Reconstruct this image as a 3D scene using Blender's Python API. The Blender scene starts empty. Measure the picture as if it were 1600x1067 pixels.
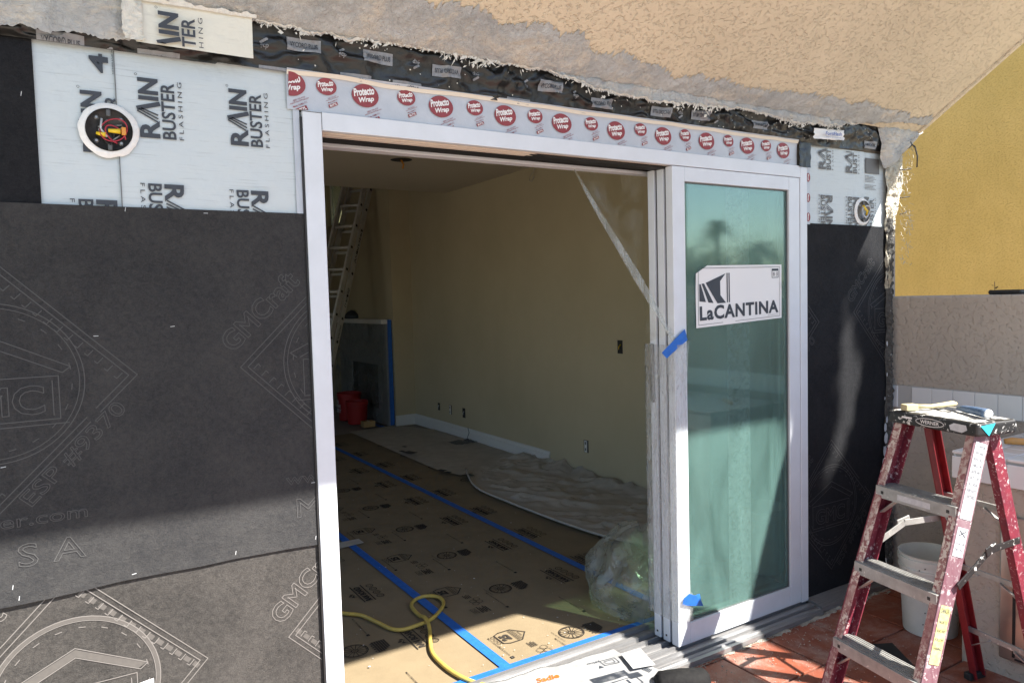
import bpy, bmesh, math, random
from math import sin, cos, pi, radians, sqrt, atan2
from mathutils import Vector, Matrix, noise
random.seed(7)
S = bpy.context.scene
COL = S.collection

# ------------------------------------------------------------------ camera, sky, sun, exposure
F_PX, YAW, PIT, ROL = 1151.0, radians(31.79), radians(-3.324), radians(-1.542)
CAM = Vector((0.0, -2.3447, 1.62))
_f = Vector((sin(YAW)*cos(PIT), cos(YAW)*cos(PIT), sin(PIT)))
_r0 = Vector((cos(YAW), -sin(YAW), 0)); _u0 = _r0.cross(_f)
_r = _r0*cos(ROL) + _u0*sin(ROL); _u = -_r0*sin(ROL) + _u0*cos(ROL)
cam = bpy.data.objects.new('camera', bpy.data.cameras.new('camera'))
COL.objects.link(cam); S.camera = cam
cam.data.sensor_width = 36; cam.data.lens = F_PX/1600*36
cam.data.clip_start = 0.05; cam.data.clip_end = 2000
cam.matrix_world = Matrix(((_r.x, _u.x, -_f.x, CAM.x), (_r.y, _u.y, -_f.y, CAM.y), (_r.z, _u.z, -_f.z, CAM.z), (0, 0, 0, 1)))

SUN_TRAVEL = Vector((-0.50, 1.0, -1.32)).normalized()
W = bpy.data.worlds.new('World'); S.world = W; W.use_nodes = True
wn = W.node_tree.nodes; wl = W.node_tree.links
sky = wn.new('ShaderNodeTexSky'); sky.sky_type = 'NISHITA'; sky.sun_disc = False
sky.sun_elevation = math.asin(-SUN_TRAVEL.z); sky.sun_rotation = atan2(-SUN_TRAVEL.x, -SUN_TRAVEL.y)
sky.air_density = 1.0; sky.dust_density = 0.5
wl.new(sky.outputs[0], wn['Background'].inputs[0]); wn['Background'].inputs[1].default_value = 0.085
sun = bpy.data.objects.new('sun', bpy.data.lights.new('sun', 'SUN')); COL.objects.link(sun)
sun.data.energy = 5.0; sun.data.angle = radians(0.55); sun.data.color = (1.0, 0.94, 0.85)
sun.rotation_euler = SUN_TRAVEL.to_track_quat('-Z', 'Y').to_euler()
S.view_settings.view_transform = 'Standard'; S.view_settings.look = 'None'
S.view_settings.exposure = 1.82; S.view_settings.gamma = 1.0; S.view_settings.use_curve_mapping = False
S.cycles.max_bounces = 12; S.cycles.diffuse_bounces = 6; S.cycles.transparent_max_bounces = 24
S.cycles.caustics_reflective = False; S.cycles.caustics_refractive = False

def at(px, py, axis, val):
    """point where the sight line of a measured photo pixel meets a world plane"""
    d = _f + _r*((px-800)/F_PX) - _u*((py-533.5)/F_PX)
    i = 'xyz'.index(axis)
    return CAM + d*((val-CAM[i])/d[i])

# ------------------------------------------------------------------ materials
def N(nt, t, **k):
    n = nt.nodes.new(t)
    for a, v in k.items(): setattr(n, a, v)
    return n
def base_mat(name):
    m = bpy.data.materials.new(name); m.use_nodes = True
    nt = m.node_tree; b = nt.nodes['Principled BSDF']
    tc = N(nt, 'ShaderNodeTexCoord')
    return m, nt, b, tc.outputs['Object']
def mapping(nt, co, scale=(1, 1, 1), rot=(0, 0, 0)):
    mp = N(nt, 'ShaderNodeMapping'); mp.inputs['Scale'].default_value = scale; mp.inputs['Rotation'].default_value = rot
    nt.links.new(co, mp.inputs[0]); return mp.outputs[0]
def tex(nt, co, scale, detail=4, rough=.6, dist=0):
    t = N(nt, 'ShaderNodeTexNoise'); t.inputs['Scale'].default_value = scale; t.inputs['Detail'].default_value = detail
    t.inputs['Roughness'].default_value = rough; t.inputs['Distortion'].default_value = dist
    nt.links.new(co, t.inputs['Vector']); return t.outputs[0]
def ramp(nt, fac, stops, interp='LINEAR'):
    r = N(nt, 'ShaderNodeValToRGB'); r.color_ramp.interpolation = interp
    e = r.color_ramp.elements
    while len(e) < len(stops): e.new(.5)
    for q, (p, c) in zip(e, stops):
        q.position = p
        q.color = (c, c, c, 1) if not hasattr(c, '__len__') else (*c, 1)
    nt.links.new(fac, r.inputs[0]); return r.outputs[0]
def mixc(nt, fac, a, b, mode='MIX'):
    m = N(nt, 'ShaderNodeMix', data_type='RGBA', blend_type=mode)
    for s, v in ((m.inputs[0], fac), (m.inputs[6], a), (m.inputs[7], b)):
        if hasattr(v, 'links') or hasattr(v, 'is_linked'): nt.links.new(v, s)
        elif hasattr(v, '__len__'): s.default_value = (*v, 1)
        else: s.default_value = v
    return m.outputs[2]
def bump(nt, b, h, strength=.3, dist=.01, prev=None):
    n = N(nt, 'ShaderNodeBump'); n.inputs['Strength'].default_value = strength; n.inputs['Distance'].default_value = dist
    nt.links.new(h, n.inputs['Height'])
    if prev: nt.links.new(prev, n.inputs['Normal'])
    nt.links.new(n.outputs[0], b.inputs['Normal']); return n.outputs[0]
def mathn(nt, op, a, b=None):
    n = N(nt, 'ShaderNodeMath', operation=op)
    for s, v in zip(n.inputs, (a, b)):
        if v is None: continue
        if hasattr(v, 'is_linked'): nt.links.new(v, s)
        else: s.default_value = v
    return n.outputs[0]

def plain(name, c, rough=.5, metal=0, c2=None, ns=20, bs=0, bscale=60, spec=.5, speck=None, speck_n=90, speck_t=.66, aniso=None, coat=0):
    m, nt, b, co = base_mat(name)
    b.inputs['Roughness'].default_value = rough; b.inputs['Metallic'].default_value = metal
    b.inputs['Specular IOR Level'].default_value = spec; b.inputs['Coat Weight'].default_value = coat
    b.inputs['Base Color'].default_value = (*c, 1)
    cc = co if aniso is None else mapping(nt, co, aniso)
    out = None
    if c2 is not None:
        out = mixc(nt, ramp(nt, tex(nt, cc, ns, 6, .65), [(.33, 0.), (.67, 1.)]), c, c2)
    if speck is not None:
        f = ramp(nt, tex(nt, co, speck_n, 4, .7, .4), [(speck_t, 0.), (speck_t+.035, 1.)])
        f2 = ramp(nt, tex(nt, mapping(nt, co, (1, 1, .45)), speck_n*.14, 4, .65), [(.42, .08), (.58, 1.)])
        out = mixc(nt, mathn(nt, 'MULTIPLY', f, f2), out if out is not None else c, speck)
    if out is not None: nt.links.new(out, b.inputs['Base Color'])
    if bs: bump(nt, b, tex(nt, cc, bscale, 5, .6), bs, .01)
    return m

def stucco(name, c, c2, plate=26, bs=.55, dist=.006, dark=.72, flow=1.6):
    """skip-trowel stucco: flat pressed plates with rough crevices between"""
    m, nt, b, co = base_mat(name)
    b.inputs['Roughness'].default_value = .92; b.inputs['Specular IOR Level'].default_value = .2
    n1 = tex(nt, co, plate, 2.6, .55, flow)
    n2 = tex(nt, co, plate*3.1, 4, .6, .5)
    fine = tex(nt, co, 420, 3, .6)
    pl = ramp(nt, n1, [(.33, 0.), (.40, .45), (.46, .9), (.6, 1.)])
    rg = ramp(nt, n2, [(.3, 0.), (.7, 1.)])
    h = mathn(nt, 'ADD', pl, mathn(nt, 'MULTIPLY', rg, .22))
    h = mathn(nt, 'ADD', h, mathn(nt, 'MULTIPLY', fine, .18))
    col = mixc(nt, ramp(nt, tex(nt, co, 1.7, 6, .65), [(.33, 0.), (.67, 1.)]), tuple(x*.93 for x in c), c2)
    col = mixc(nt, ramp(nt, n1, [(.36, .2), (.41, .38), (.45, 0.)]), col, tuple(x*dark for x in c))  # crevice shade painted into the colour, on top of the bump
    stk_ = ramp(nt, tex(nt, mapping(nt, co, (3, 3, .35)), 2.2, 6, .7), [(.38, 0.), (.66, .16)])
    col = mixc(nt, stk_, col, tuple(x*.62 for x in c))
    nt.links.new(col, b.inputs['Base Color'])
    bump(nt, b, h, bs, dist); return m

def paper_mat(name, c, c2):
    m, nt, b, co = base_mat(name)
    b.inputs['Roughness'].default_value = .85; b.inputs['Specular IOR Level'].default_value = .12
    fib = tex(nt, mapping(nt, co, (1, 1, 1.6)), 210, 6, .75, .8)
    big = tex(nt, co, 5, 6, .6, .5)
    md = tex(nt, mapping(nt, co, (1, 1, 1), (0, .7, 0)), 55, 8, .8, .7)
    f = mathn(nt, 'ADD', mathn(nt, 'ADD', mathn(nt, 'MULTIPLY', fib, .35), mathn(nt, 'MULTIPLY', big, .25)), mathn(nt, 'MULTIPLY', md, .4))
    nt.links.new(mixc(nt, ramp(nt, f, [(.42, 0.), (.58, 1.)]), c, c2), b.inputs['Base Color'])
    mid = tex(nt, mapping(nt, co, (1, 1, 1), (0, .6, 0)), 70, 7, .78, .6)
    n = bump(nt, b, mathn(nt, 'ADD', fib, mathn(nt, 'MULTIPLY', mid, 1.4)), .8, .0035)
    bump(nt, b, tex(nt, co, 2.2, 3, .5), .25, .03, n); return m

def tyvek_mat(name, c, c2):
    m, nt, b, co = base_mat(name)
    b.inputs['Roughness'].default_value = .45; b.inputs['Specular IOR Level'].default_value = .4
    ln = tex(nt, mapping(nt, co, (5, 1, 160)), 1.3, 5, .7, .3)
    f = ramp(nt, ln, [(.57, 0.), (.66, 1.)])
    nt.links.new(mixc(nt, f, c, c2), b.inputs['Base Color'])
    n = bump(nt, b, ln, .12, .004); bump(nt, b, tex(nt, co, 7, 4, .55), .5, .02, n); return m

def film_mat(name, tint, trans, milk, gloss=.12, bs=.6, bsc=18, streak=(1, 1, 1)):
    """thin clear plastic: mostly see-through, a little white scatter, a little shine"""
    m = bpy.data.materials.new(name); m.use_nodes = True; nt = m.node_tree; nt.nodes.clear()
    out = N(nt, 'ShaderNodeOutputMaterial'); tc = N(nt, 'ShaderNodeTexCoord'); co = mapping(nt, tc.outputs['Object'], streak)
    tr = N(nt, 'ShaderNodeBsdfTransparent'); tr.inputs[0].default_value = (*tint, 1)
    df = N(nt, 'ShaderNodeBsdfDiffuse'); df.inputs[0].default_value = (*milk, 1)
    tl = N(nt, 'ShaderNodeBsdfTranslucent'); tl.inputs[0].default_value = (*milk, 1)
    gl = N(nt, 'ShaderNodeBsdfGlossy'); gl.inputs['Roughness'].default_value = .14
    h = tex(nt, co, bsc, 6, .62, .8)
    bp = N(nt, 'ShaderNodeBump'); bp.inputs['Strength'].default_value = bs; bp.inputs['Distance'].default_value = .02
    nt.links.new(h, bp.inputs['Height'])
    for s in (df, tl, gl): nt.links.new(bp.outputs[0], s.inputs['Normal'])
    a = N(nt, 'ShaderNodeMixShader'); nt.links.new(df.outputs[0], a.inputs[1]); nt.links.new(tl.outputs[0], a.inputs[2])
    a.inputs[0].default_value = .45
    c = N(nt, 'ShaderNodeMixShader'); c.inputs[0].default_value = gloss
    nt.links.new(a.outputs[0], c.inputs[1]); nt.links.new(gl.outputs[0], c.inputs[2])
    d = N(nt, 'ShaderNodeMixShader')
    nt.links.new(ramp(nt, h, [(.38, trans-.18), (.62, trans+.1)]), d.inputs[0])
    nt.links.new(c.outputs[0], d.inputs[1]); nt.links.new(tr.outputs[0], d.inputs[2])
    nt.links.new(d.outputs[0], out.inputs[0]); return m

def glass_mat(name, tint, dust, refl=1.0):
    """pane of tinted glass with a film of construction dust on it"""
    m = bpy.data.materials.new(name); m.use_nodes = True; nt = m.node_tree; nt.nodes.clear()
    out = N(nt, 'ShaderNodeOutputMaterial'); tc = N(nt, 'ShaderNodeTexCoord'); co = tc.outputs['Object']
    tr = N(nt, 'ShaderNodeBsdfTransparent'); tr.inputs[0].default_value = (*tint, 1)
    gl = N(nt, 'ShaderNodeBsdfGlossy'); gl.inputs['Roughness'].default_value = .045; gl.inputs[0].default_value = (.78, .84, .83, 1)
    fr = N(nt, 'ShaderNodeFresnel'); fr.inputs[0].default_value = 1.5
    df = N(nt, 'ShaderNodeBsdfDiffuse'); df.inputs[0].default_value = (.25, .44, .43, 1)
    a = N(nt, 'ShaderNodeMixShader'); gn = N(nt, 'ShaderNodeNewGeometry'); sx = N(nt, 'ShaderNodeSeparateXYZ'); nt.links.new(gn.outputs['True Normal'], sx.inputs[0])
    outer = mathn(nt, 'LESS_THAN', sx.outputs['Y'], -.5)      # shine and dust sit on the street side face only
    nt.links.new(mathn(nt, 'MULTIPLY', mathn(nt, 'MULTIPLY', fr.outputs[0], refl), outer), a.inputs[0])
    nt.links.new(tr.outputs[0], a.inputs[1]); nt.links.new(gl.outputs[0], a.inputs[2])
    b = N(nt, 'ShaderNodeMixShader')
    f1 = tex(nt, mapping(nt, co, (2.2, 1, .5)), 3, 5, .6, .6)
    f2 = tex(nt, co, 160, 3, .7)
    dots = ramp(nt, f2, [(.68, 0.), (.73, 1.)])
    ff = mathn(nt, 'ADD', ramp(nt, f1, [(.3, dust*.6), (.7, dust*1.3)]), mathn(nt, 'MULTIPLY', dots, dust*.9))
    ff = mathn(nt, 'MULTIPLY', ff, outer)
    nt.links.new(ff, b.inputs[0]); nt.links.new(a.outputs[0], b.inputs[1]); nt.links.new(df.outputs[0], b.inputs[2])
    nt.links.new(b.outputs[0], out.inputs[0]); return m

def tile_mat(name):
    m, nt, b, co = base_mat(name)
    g = N(nt, 'ShaderNodeObjectInfo')
    geo = N(nt, 'ShaderNodeNewGeometry'); wco = geo.outputs['Position']
    b.inputs['Roughness'].default_value = .55
    c = mixc(nt, ramp(nt, tex(nt, wco, 9, 6, .65, .4), [(.3, 0.), (.7, 1.)]), (.20, .050, .027), (.29, .080, .038))
    c = mixc(nt, mathn(nt, 'MULTIPLY', g.outputs['Random'], .45), c, (.14, .042, .028))
    dust = ramp(nt, tex(nt, wco, 4.2, 8, .75, .3), [(.47, 0.), (.66, 1.)])
    sp = ramp(nt, tex(nt, wco, 190, 4, .7), [(.60, 0.), (.66, 1.)])
    c = mixc(nt, mathn(nt, 'MULTIPLY', sp, mathn(nt, 'ADD', mathn(nt, 'MULTIPLY', dust, .8), .12)), c, (.62, .58, .54))
    c = mixc(nt, mathn(nt, 'MULTIPLY', dust, .42), c, (.46, .38, .34))
    nt.links.new(c, b.inputs['Base Color'])
    bump(nt, b, tex(nt, wco, 60, 5, .6), .2, .004); return m

def cement_mat(name):
    m, nt, b, co = base_mat(name); b.inputs['Roughness'].default_value = .9; b.inputs['Specular IOR Level'].default_value = .2
    n1 = tex(nt, co, 9, 6, .62, .5); n2 = tex(nt, co, 55, 6, .7, .8)
    n3 = tex(nt, mapping(nt, co, (1, 1, 2.2)), 22, 7, .72, 1.6)
    n4 = tex(nt, mapping(nt, co, (1, 1, 1.4)), 6.5, 8, .74, .35)
    c = mixc(nt, ramp(nt, n1, [(.35, 0.), (.62, 1.)]), (.44, .455, .46), (.58, .59, .585))
    c = mixc(nt, ramp(nt, n4, [(.50, 0.), (.64, .75)]), c, (.76, .69, .58))
    c = mixc(nt, ramp(nt, n2, [(.30, .55), (.37, 0.)]), c, (.20, .19, .175))
    nt.links.new(c, b.inputs['Base Color'])
    h = mathn(nt, 'ADD', mathn(nt, 'MULTIPLY', n4, .9), mathn(nt, 'MULTIPLY', n2, .5))
    bump(nt, b, h, 1.0, .03); return m

M = {}
M['stucco_tan'] = stucco('stucco_tan', (.66, .575, .435), (.71, .62, .475), plate=62, bs=.75, dist=.007, flow=.5, dark=.72)
M['stucco_beige'] = stucco('stucco_beige', (.45, .395, .34), (.49, .43, .37), plate=44, bs=.6, dist=.006, dark=.88, flow=.6)
M['stucco_yellow'] = stucco('stucco_yellow', (.66, .465, .155), (.69, .49, .175), plate=60, bs=.7, dist=.008, dark=.95, flow=.5)
M['cement'] = cement_mat('cement')
M['primer'] = plain('primer', (.70, .68, .62), .7, c2=(.58, .56, .50), ns=40, bs=.6, bscale=70)
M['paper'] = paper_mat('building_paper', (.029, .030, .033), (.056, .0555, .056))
M['paper_sunlit'] = paper_mat('building_paper_sunlit', (.031, .030, .0295), (.076, .071, .067))  # lighter, warmer paper for the lower sheet: sunlight put into its colour
M['emboss_sunlit'] = plain('emboss_sunlit', (.15, .14, .133), .7)  # ridges brighter than on the upper sheet, sunlight painted in
M['paper_dark'] = paper_mat('building_paper_dark', (.012, .013, .016), (.024, .025, .028))  # darker tone for the right-hand and far-left sheets
M['emboss'] = plain('emboss_ridge', (.060, .060, .062), .7)
M['tyvek'] = tyvek_mat('flashing_sheet', (.50, .56, .59), (.40, .45, .475))
M['tyvek_warm'] = tyvek_mat('flashing_offcut', (.66, .65, .57), (.58, .57, .50))
M['ink'] = plain('ink', (.035, .042, .055), .6)
M['ink_grey'] = plain('ink_grey', (.12, .125, .13), .6)
M['vycor'] = plain('asphalt_tape', (.011, .011, .0112), .30, c2=(.018, .0175, .017), ns=12, bs=.25, bscale=26, spec=.4)
M['vycor_label'] = plain('tape_label', (.24, .255, .275), .5, c2=(.18, .19, .21), ns=60)
M['butyl'] = plain('butyl_tape', (.46, .50, .56), .38, c2=(.40, .44, .50), ns=9, bs=.3, bscale=14)
M['butyl_edge'] = plain('butyl_edge', (.66, .61, .52), .5)
M['red_print'] = plain('red_print', (.25, .034, .045), .5, c2=(.21, .03, .038), ns=60)
M['white_print'] = plain('white_print', (.72, .72, .72), .5)
M['white'] = plain('white_aluminium', (.625, .67, .73), .36, c2=(.575, .615, .665), ns=7, speck=(.45, .44, .43), speck_n=130, speck_t=.70, spec=.5)
M['white_dirty'] = plain('white_track', (.62, .62, .61), .4, c2=(.42, .42, .41), ns=30, bs=.1)
M['cream'] = plain('cream_channel', (.66, .60, .53), .45)
M['alu'] = plain('mill_aluminium', (.34, .34, .345), .42, .6, c2=(.25, .25, .255), ns=14, aniso=(1, 14, 14))
M['black'] = plain('black_gasket', (.012, .012, .013), .6)
M['dark_metal'] = plain('dark_metal', (.05, .05, .052), .5, .3, c2=(.02, .02, .02), ns=60)
M['box_metal'] = plain('box_metal', (.35, .35, .35), .42, .8, c2=(.18, .18, .18), ns=60)
M['foam'] = plain('sealant', (.80, .80, .79), .6, c2=(.70, .71, .71), ns=50, bs=.6, bscale=45)
M['wire_red'] = plain('wire_red', (.36, .02, .045), .35)
M['yellow_pl'] = plain('yellow_plastic', (.72, .50, .02), .35)
M['orange_pl'] = plain('orange_plastic', (.62, .26, .03), .4)
M['blue_tape'] = plain('blue_tape', (.012, .105, .43), .6, c2=(.018, .14, .52), ns=30, bs=.15, speck=(.45, .58, .75), speck_n=120, speck_t=.70)
M['cyan'] = plain('cyan_tape', (.03, .46, .62), .5)
M['kraft'] = plain('kraft_board', (.225, .175, .106), .8, c2=(.19, .147, .088), ns=5, bs=.12, bscale=120, speck=(.34, .28, .19), speck_n=150, speck_t=.70)
M['kraft_ink'] = plain('kraft_ink', (.026, .021, .017), .8)
M['wall_in'] = plain('interior_paint', (.51, .445, .30), .75, c2=(.455, .395, .26), ns=1.3, bs=.1, bscale=160)
M['ceil'] = plain('ceiling_paint', (.62, .56, .45), .85, c2=(.60, .54, .43), ns=2)
M['trim'] = plain('white_trim', (.70, .69, .66), .45)
M['canvas'] = plain('canvas', (.47, .44, .385), .9, c2=(.39, .365, .32), ns=7, bs=.2, bscale=260, spec=.2)
M['cord'] = plain('yellow_cord', (.56, .41, .09), .5, c2=(.42, .31, .07), ns=22, speck=(.20, .16, .09), speck_n=60, speck_t=.64)
M['film'] = film_mat('plastic_film', (.97, .98, .97), .74, (.72, .75, .73), bs=.9, bsc=26, streak=(1.2, 1.2, .30))
M['film_wrap'] = film_mat('plastic_film_wrap', (.97, .98, .98), .68, (.62, .66, .66), gloss=.2, bs=1.0, bsc=30, streak=(1.6, 1.6, .32))
M['film_thin'] = film_mat('plastic_film_thin', (.98, .98, .96), .95, (.50, .50, .42), gloss=.12, bs=.3, bsc=6)
M['film_bag'] = film_mat('plastic_film_bunched', (.95, .95, .90), .57, (.46, .47, .42), gloss=.13, bs=.9, bsc=7)
M['glass'] = glass_mat('glass', (.70, .765, .725), .15, .36)
M['glass_dust'] = glass_mat('glass_dusty', (.71, .765, .725), .05, .12)
M['film_strip'] = film_mat('protective_strip', (.85, .9, .9), .62, (.62, .74, .84), gloss=.05, bsc=40)
M['fibreglass'] = plain('red_fibreglass', (.19, .018, .034), .6, c2=(.12, .014, .03), ns=22, bs=.15, speck=(.55, .46, .46), speck_n=75, speck_t=.575)
M['fibre_flange'] = plain('spattered_flange', (.36, .22, .20), .65, c2=(.20, .055, .06), ns=40, bs=.2, speck=(.60, .53, .46), speck_n=60, speck_t=.49)
M['fibreglass_clean'] = plain('red_fibreglass_clean', (.20, .014, .020), .45, c2=(.13, .011, .016), ns=16, speck=(.66, .60, .57), speck_n=120, speck_t=.70)
M['ladder_alu'] = plain('ladder_aluminium', (.60, .60, .58), .45, .15, c2=(.48, .48, .46), ns=12)
M['fibre_worn'] = plain('worn_fibreglass', (.13, .045, .065), .65, c2=(.21, .14, .16), ns=14, bs=.15, speck=(.46, .41, .42), speck_n=50, speck_t=.56, aniso=(1, 1, .3))
M['step_alu'] = plain('step_aluminium', (.40, .40, .39), .5, .45, c2=(.28, .28, .27), ns=18, speck=(.70, .69, .66), speck_n=40, speck_t=.62)
M['cap_black'] = plain('black_cap', (.014, .014, .015), .45, speck=(.68, .68, .66), speck_n=48, speck_t=.60, bs=.1)
M['cap_top'] = plain('paint_covered', (.70, .70, .68), .6, c2=(.12, .12, .12), ns=24, bs=.5, bscale=60)
M['label_white'] = plain('label_white', (.52, .54, .56), .5, c2=(.40, .42, .45), ns=50)
M['label_yellow'] = plain('label_yellow', (.52, .50, .15), .6, c2=(.42, .42, .28), ns=50)
M['wood'] = plain('wood_handle', (.50, .42, .25), .6, c2=(.38, .36, .22), ns=50, aniso=(1, 1, 8))
M['wood_orange'] = plain('orange_wood', (.60, .30, .09), .45)
M['blue_grip'] = plain('blue_grip', (.05, .10, .19), .5, c2=(.10, .15, .24), ns=60, speck=(.6, .62, .65), speck_n=120, speck_t=.66)
M['tile'] = tile_mat('terracotta')
M['grout'] = plain('grout', (.42, .38, .33), .9, c2=(.32, .29, .25), ns=30, bs=.3)
M['rubble'] = plain('rubble', (.42, .39, .33), .95, c2=(.26, .24, .21), ns=35, bs=1.0, bscale=60)
M['wtile'] = plain('glazed_white', (.72, .73, .74), .12, c2=(.68, .69, .70), ns=4)
M['wgrout'] = plain('white_grout', (.42, .42, .42), .9)
M['steel'] = plain('steel', (.55, .53, .50), .28, .9, c2=(.45, .43, .40), ns=3)
M['pail'] = plain('white_pail', (.64, .65, .62), .45, c2=(.56, .57, .54), ns=8)
M['red_pail'] = plain('red_pail', (.38, .02, .02), .5)
M['carton'] = plain('carton', (.45, .28, .12), .8)
M['stone'] = plain('grey_tile', (.32, .32, .31), .4, c2=(.25, .25, .25), ns=6)
M['concrete'] = plain('concrete', (.30, .27, .235), .9, c2=(.25, .225, .20), ns=3, bs=.2)
M['soil'] = plain('yard_ground', (.36, .32, .26), .95, c2=(.28, .25, .20), ns=.7, bs=.3, bscale=5)
M['roof'] = plain('roof_membrane', (.20, .17, .15), .9)
M['leaf'] = plain('leaf', (.05, .085, .03), .6, c2=(.08, .11, .04), ns=3)
M['bark'] = plain('bark', (.16, .12, .09), .9, c2=(.09, .07, .05), ns=20, bs=.6)
M['lath'] = plain('wire_lath', (.60, .56, .46), .4, .35, c2=(.25, .23, .18), ns=45, bs=.9, bscale=55)
M['pack'] = plain('packaging', (.30, .305, .31), .45, c2=(.25, .255, .26), ns=8, bs=.35, bscale=20)
M['orange_ink'] = plain('orange_ink', (.42, .10, .012), .6)
M['blue_ink'] = plain('blue_ink', (.04, .10, .34), .6)

# ------------------------------------------------------------------ mesh helpers
_MESH = {}
class MB:
    def __init__(s): s.v = []; s.f = []
    def add(s, vs, fs):
        o = len(s.v); s.v += [tuple(p) for p in vs]; s.f += [tuple(i+o for i in f) for f in fs]; return s
    def obox(s, c, a, b, d):
        c, a, b, d = map(Vector, (c, a, b, d))
        P = [c+i*a+j*b+k*d for k in (-1, 1) for j in (-1, 1) for i in (-1, 1)]
        if a.cross(b).dot(d) < 0: P = [c-i*a+j*b+k*d for k in (-1, 1) for j in (-1, 1) for i in (-1, 1)]
        return s.add(P, [(0, 2, 3, 1), (4, 5, 7, 6), (0, 1, 5, 4), (2, 6, 7, 3), (0, 4, 6, 2), (1, 3, 7, 5)])
    def box(s, x0, x1, y0, y1, z0, z1):
        return s.obox(((x0+x1)/2, (y0+y1)/2, (z0+z1)/2), ((x1-x0)/2, 0, 0), (0, (y1-y0)/2, 0), (0, 0, (z1-z0)/2))
    def bar(s, p, q, side, w, h):
        p, q, side = map(Vector, (p, q, side)); d = (q-p); t = d.normalized()
        side = (side-t*side.dot(t)).normalized(); n = t.cross(side)
        return s.obox((p+q)/2, d/2, side*(w/2), n*(h/2))
    def tube(s, pts, r, n=8, closed=False, caps=True):
        pts = [Vector(p) for p in pts]; m = len(pts); o = len(s.v); up = Vector((.123, .2, 1)).normalized()
        for i, p in enumerate(pts):
            t = (pts[(i+1) % m]-pts[i-1]) if (closed or 0 < i < m-1) else (pts[1]-pts[0] if i == 0 else pts[-1]-pts[-2])
            t.normalize(); a = t.cross(up)
            if a.length < .05: a = t.cross(Vector((1, 0, 0)))
            a.normalize(); b = a.cross(t); rr = r[i] if hasattr(r, '__len__') else r
            for k in range(n):
                th = 2*pi*k/n; s.v.append(tuple(p+(a*cos(th)+b*sin(th))*rr))
        for i in range(m if closed else m-1):
            for k in range(n):
                a0 = o+i*n+k; a1 = o+i*n+(k+1) % n; b0 = o+((i+1) % m)*n+k; b1 = o+((i+1) % m)*n+(k+1) % n
                s.f.append((a0, a1, b1, b0))
        if caps and not closed:
            s.f.append(tuple(o+k for k in range(n))[::-1]); s.f.append(tuple(o+(m-1)*n+k for k in range(n)))
        return s
    def grid(s, fn, nu, nv):
        o = len(s.v)
        for j in range(nv+1):
            for i in range(nu+1): s.v.append(tuple(fn(i/nu, j/nv)))
        for j in range(nv):
            for i in range(nu):
                a = o+j*(nu+1)+i; s.f.append((a, a+1, a+nu+2, a+nu+1))
        return s
    def lathe(s, prof, c, n=24, axis='z'):
        c = Vector(c); o = len(s.v)
        for r, h in prof:
            for k in range(n):
                th = 2*pi*k/n
                p = (r*cos(th), r*sin(th), h) if axis == 'z' else (r*cos(th), h, r*sin(th))
                s.v.append(tuple(c+Vector(p)))
        for i in range(len(prof)-1):
            for k in range(n):
                a0 = o+i*n+k; a1 = o+i*n+(k+1) % n; f = (a0, a1, a1+n, a0+n)
                s.f.append(f if axis == 'z' else f[::-1])
        return s
    def prism(s, pts, fa, fb):
        """closed solid between two mapped copies of a 2D outline"""
        n = len(pts); A = [fa(*p) for p in pts]; B = [fb(*p) for p in pts]
        return s.add(A+B, [tuple(range(n))[::-1], tuple(range(n, 2*n))]+[(i, (i+1) % n, n+(i+1) % n, n+i) for i in range(n)])
    def d2(s, vf, fn, clip=None):
        vs, fs = vf
        if not clip:
            return s.add([fn(*p) for p in vs], fs)
        for f in fs:
            poly = [fn(*vs[i]) for i in f]
            for ax, sg, val in clip:          # keep sg*(p[ax]-val) >= 0
                out = []
                for i in range(len(poly)):
                    a, b = Vector(poly[i]), Vector(poly[(i+1) % len(poly)])
                    da, db = sg*(a[ax]-val), sg*(b[ax]-val)
                    if da >= 0: out.append(a)
                    if da*db < 0: out.append(a+(b-a)*(da/(da-db)))
                poly = out
                if len(poly) < 3: break
            if len(poly) >= 3: s.add(poly, [tuple(range(len(poly)))])
        return s
    def build(s, name, mat, parent=None, smooth=False, bevel=0, solid=0, stuff=False, seg=2):
        me = bpy.data.meshes.new(name)
        off = ORG.get(parent, Vector((0, 0, 0))) if parent else Vector((0, 0, 0))
        me.from_pydata([tuple(Vector(p)-off) for p in s.v], [], s.f)
        me.materials.append(mat if not isinstance(mat, str) else M[mat])
        me.validate(); me.update()
        if smooth: me.polygons.foreach_set('use_smooth', [True]*len(me.polygons))
        o = bpy.data.objects.new(name, me); COL.objects.link(o)
        if parent: o.parent = parent; ORG[o] = off
        if solid:
            md = o.modifiers.new('thickness', 'SOLIDIFY'); md.thickness = solid; md.offset = 0
        if bevel:
            md = o.modifiers.new('bevel', 'BEVEL'); md.width = bevel; md.segments = seg; md.limit_method = 'ANGLE'; md.angle_limit = radians(40)
        if stuff: o['kind'] = 'stuff'
        return o
ORG = {}
def thing(name, label, cat, loc=(0, 0, 0), group=None):
    o = bpy.data.objects.new(name, None); COL.objects.link(o); o.empty_display_size = .1
    o.location = loc; ORG[o] = Vector(loc)
    return tag(o, label, cat, group)
def tag(o, label, cat, group=None):
    o['label'] = label; o['category'] = cat
    if group: o['group'] = group
    return o
def structure(o): o['kind'] = 'structure'; return o
def fractal(x, y, z=0, sc=1, oct=3):
    t = 0; a = 1
    for k in range(oct):
        t += a*noise.noise(Vector((x*sc, y*sc, z*sc))); a *= .5; sc *= 2.1
    return t

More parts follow.
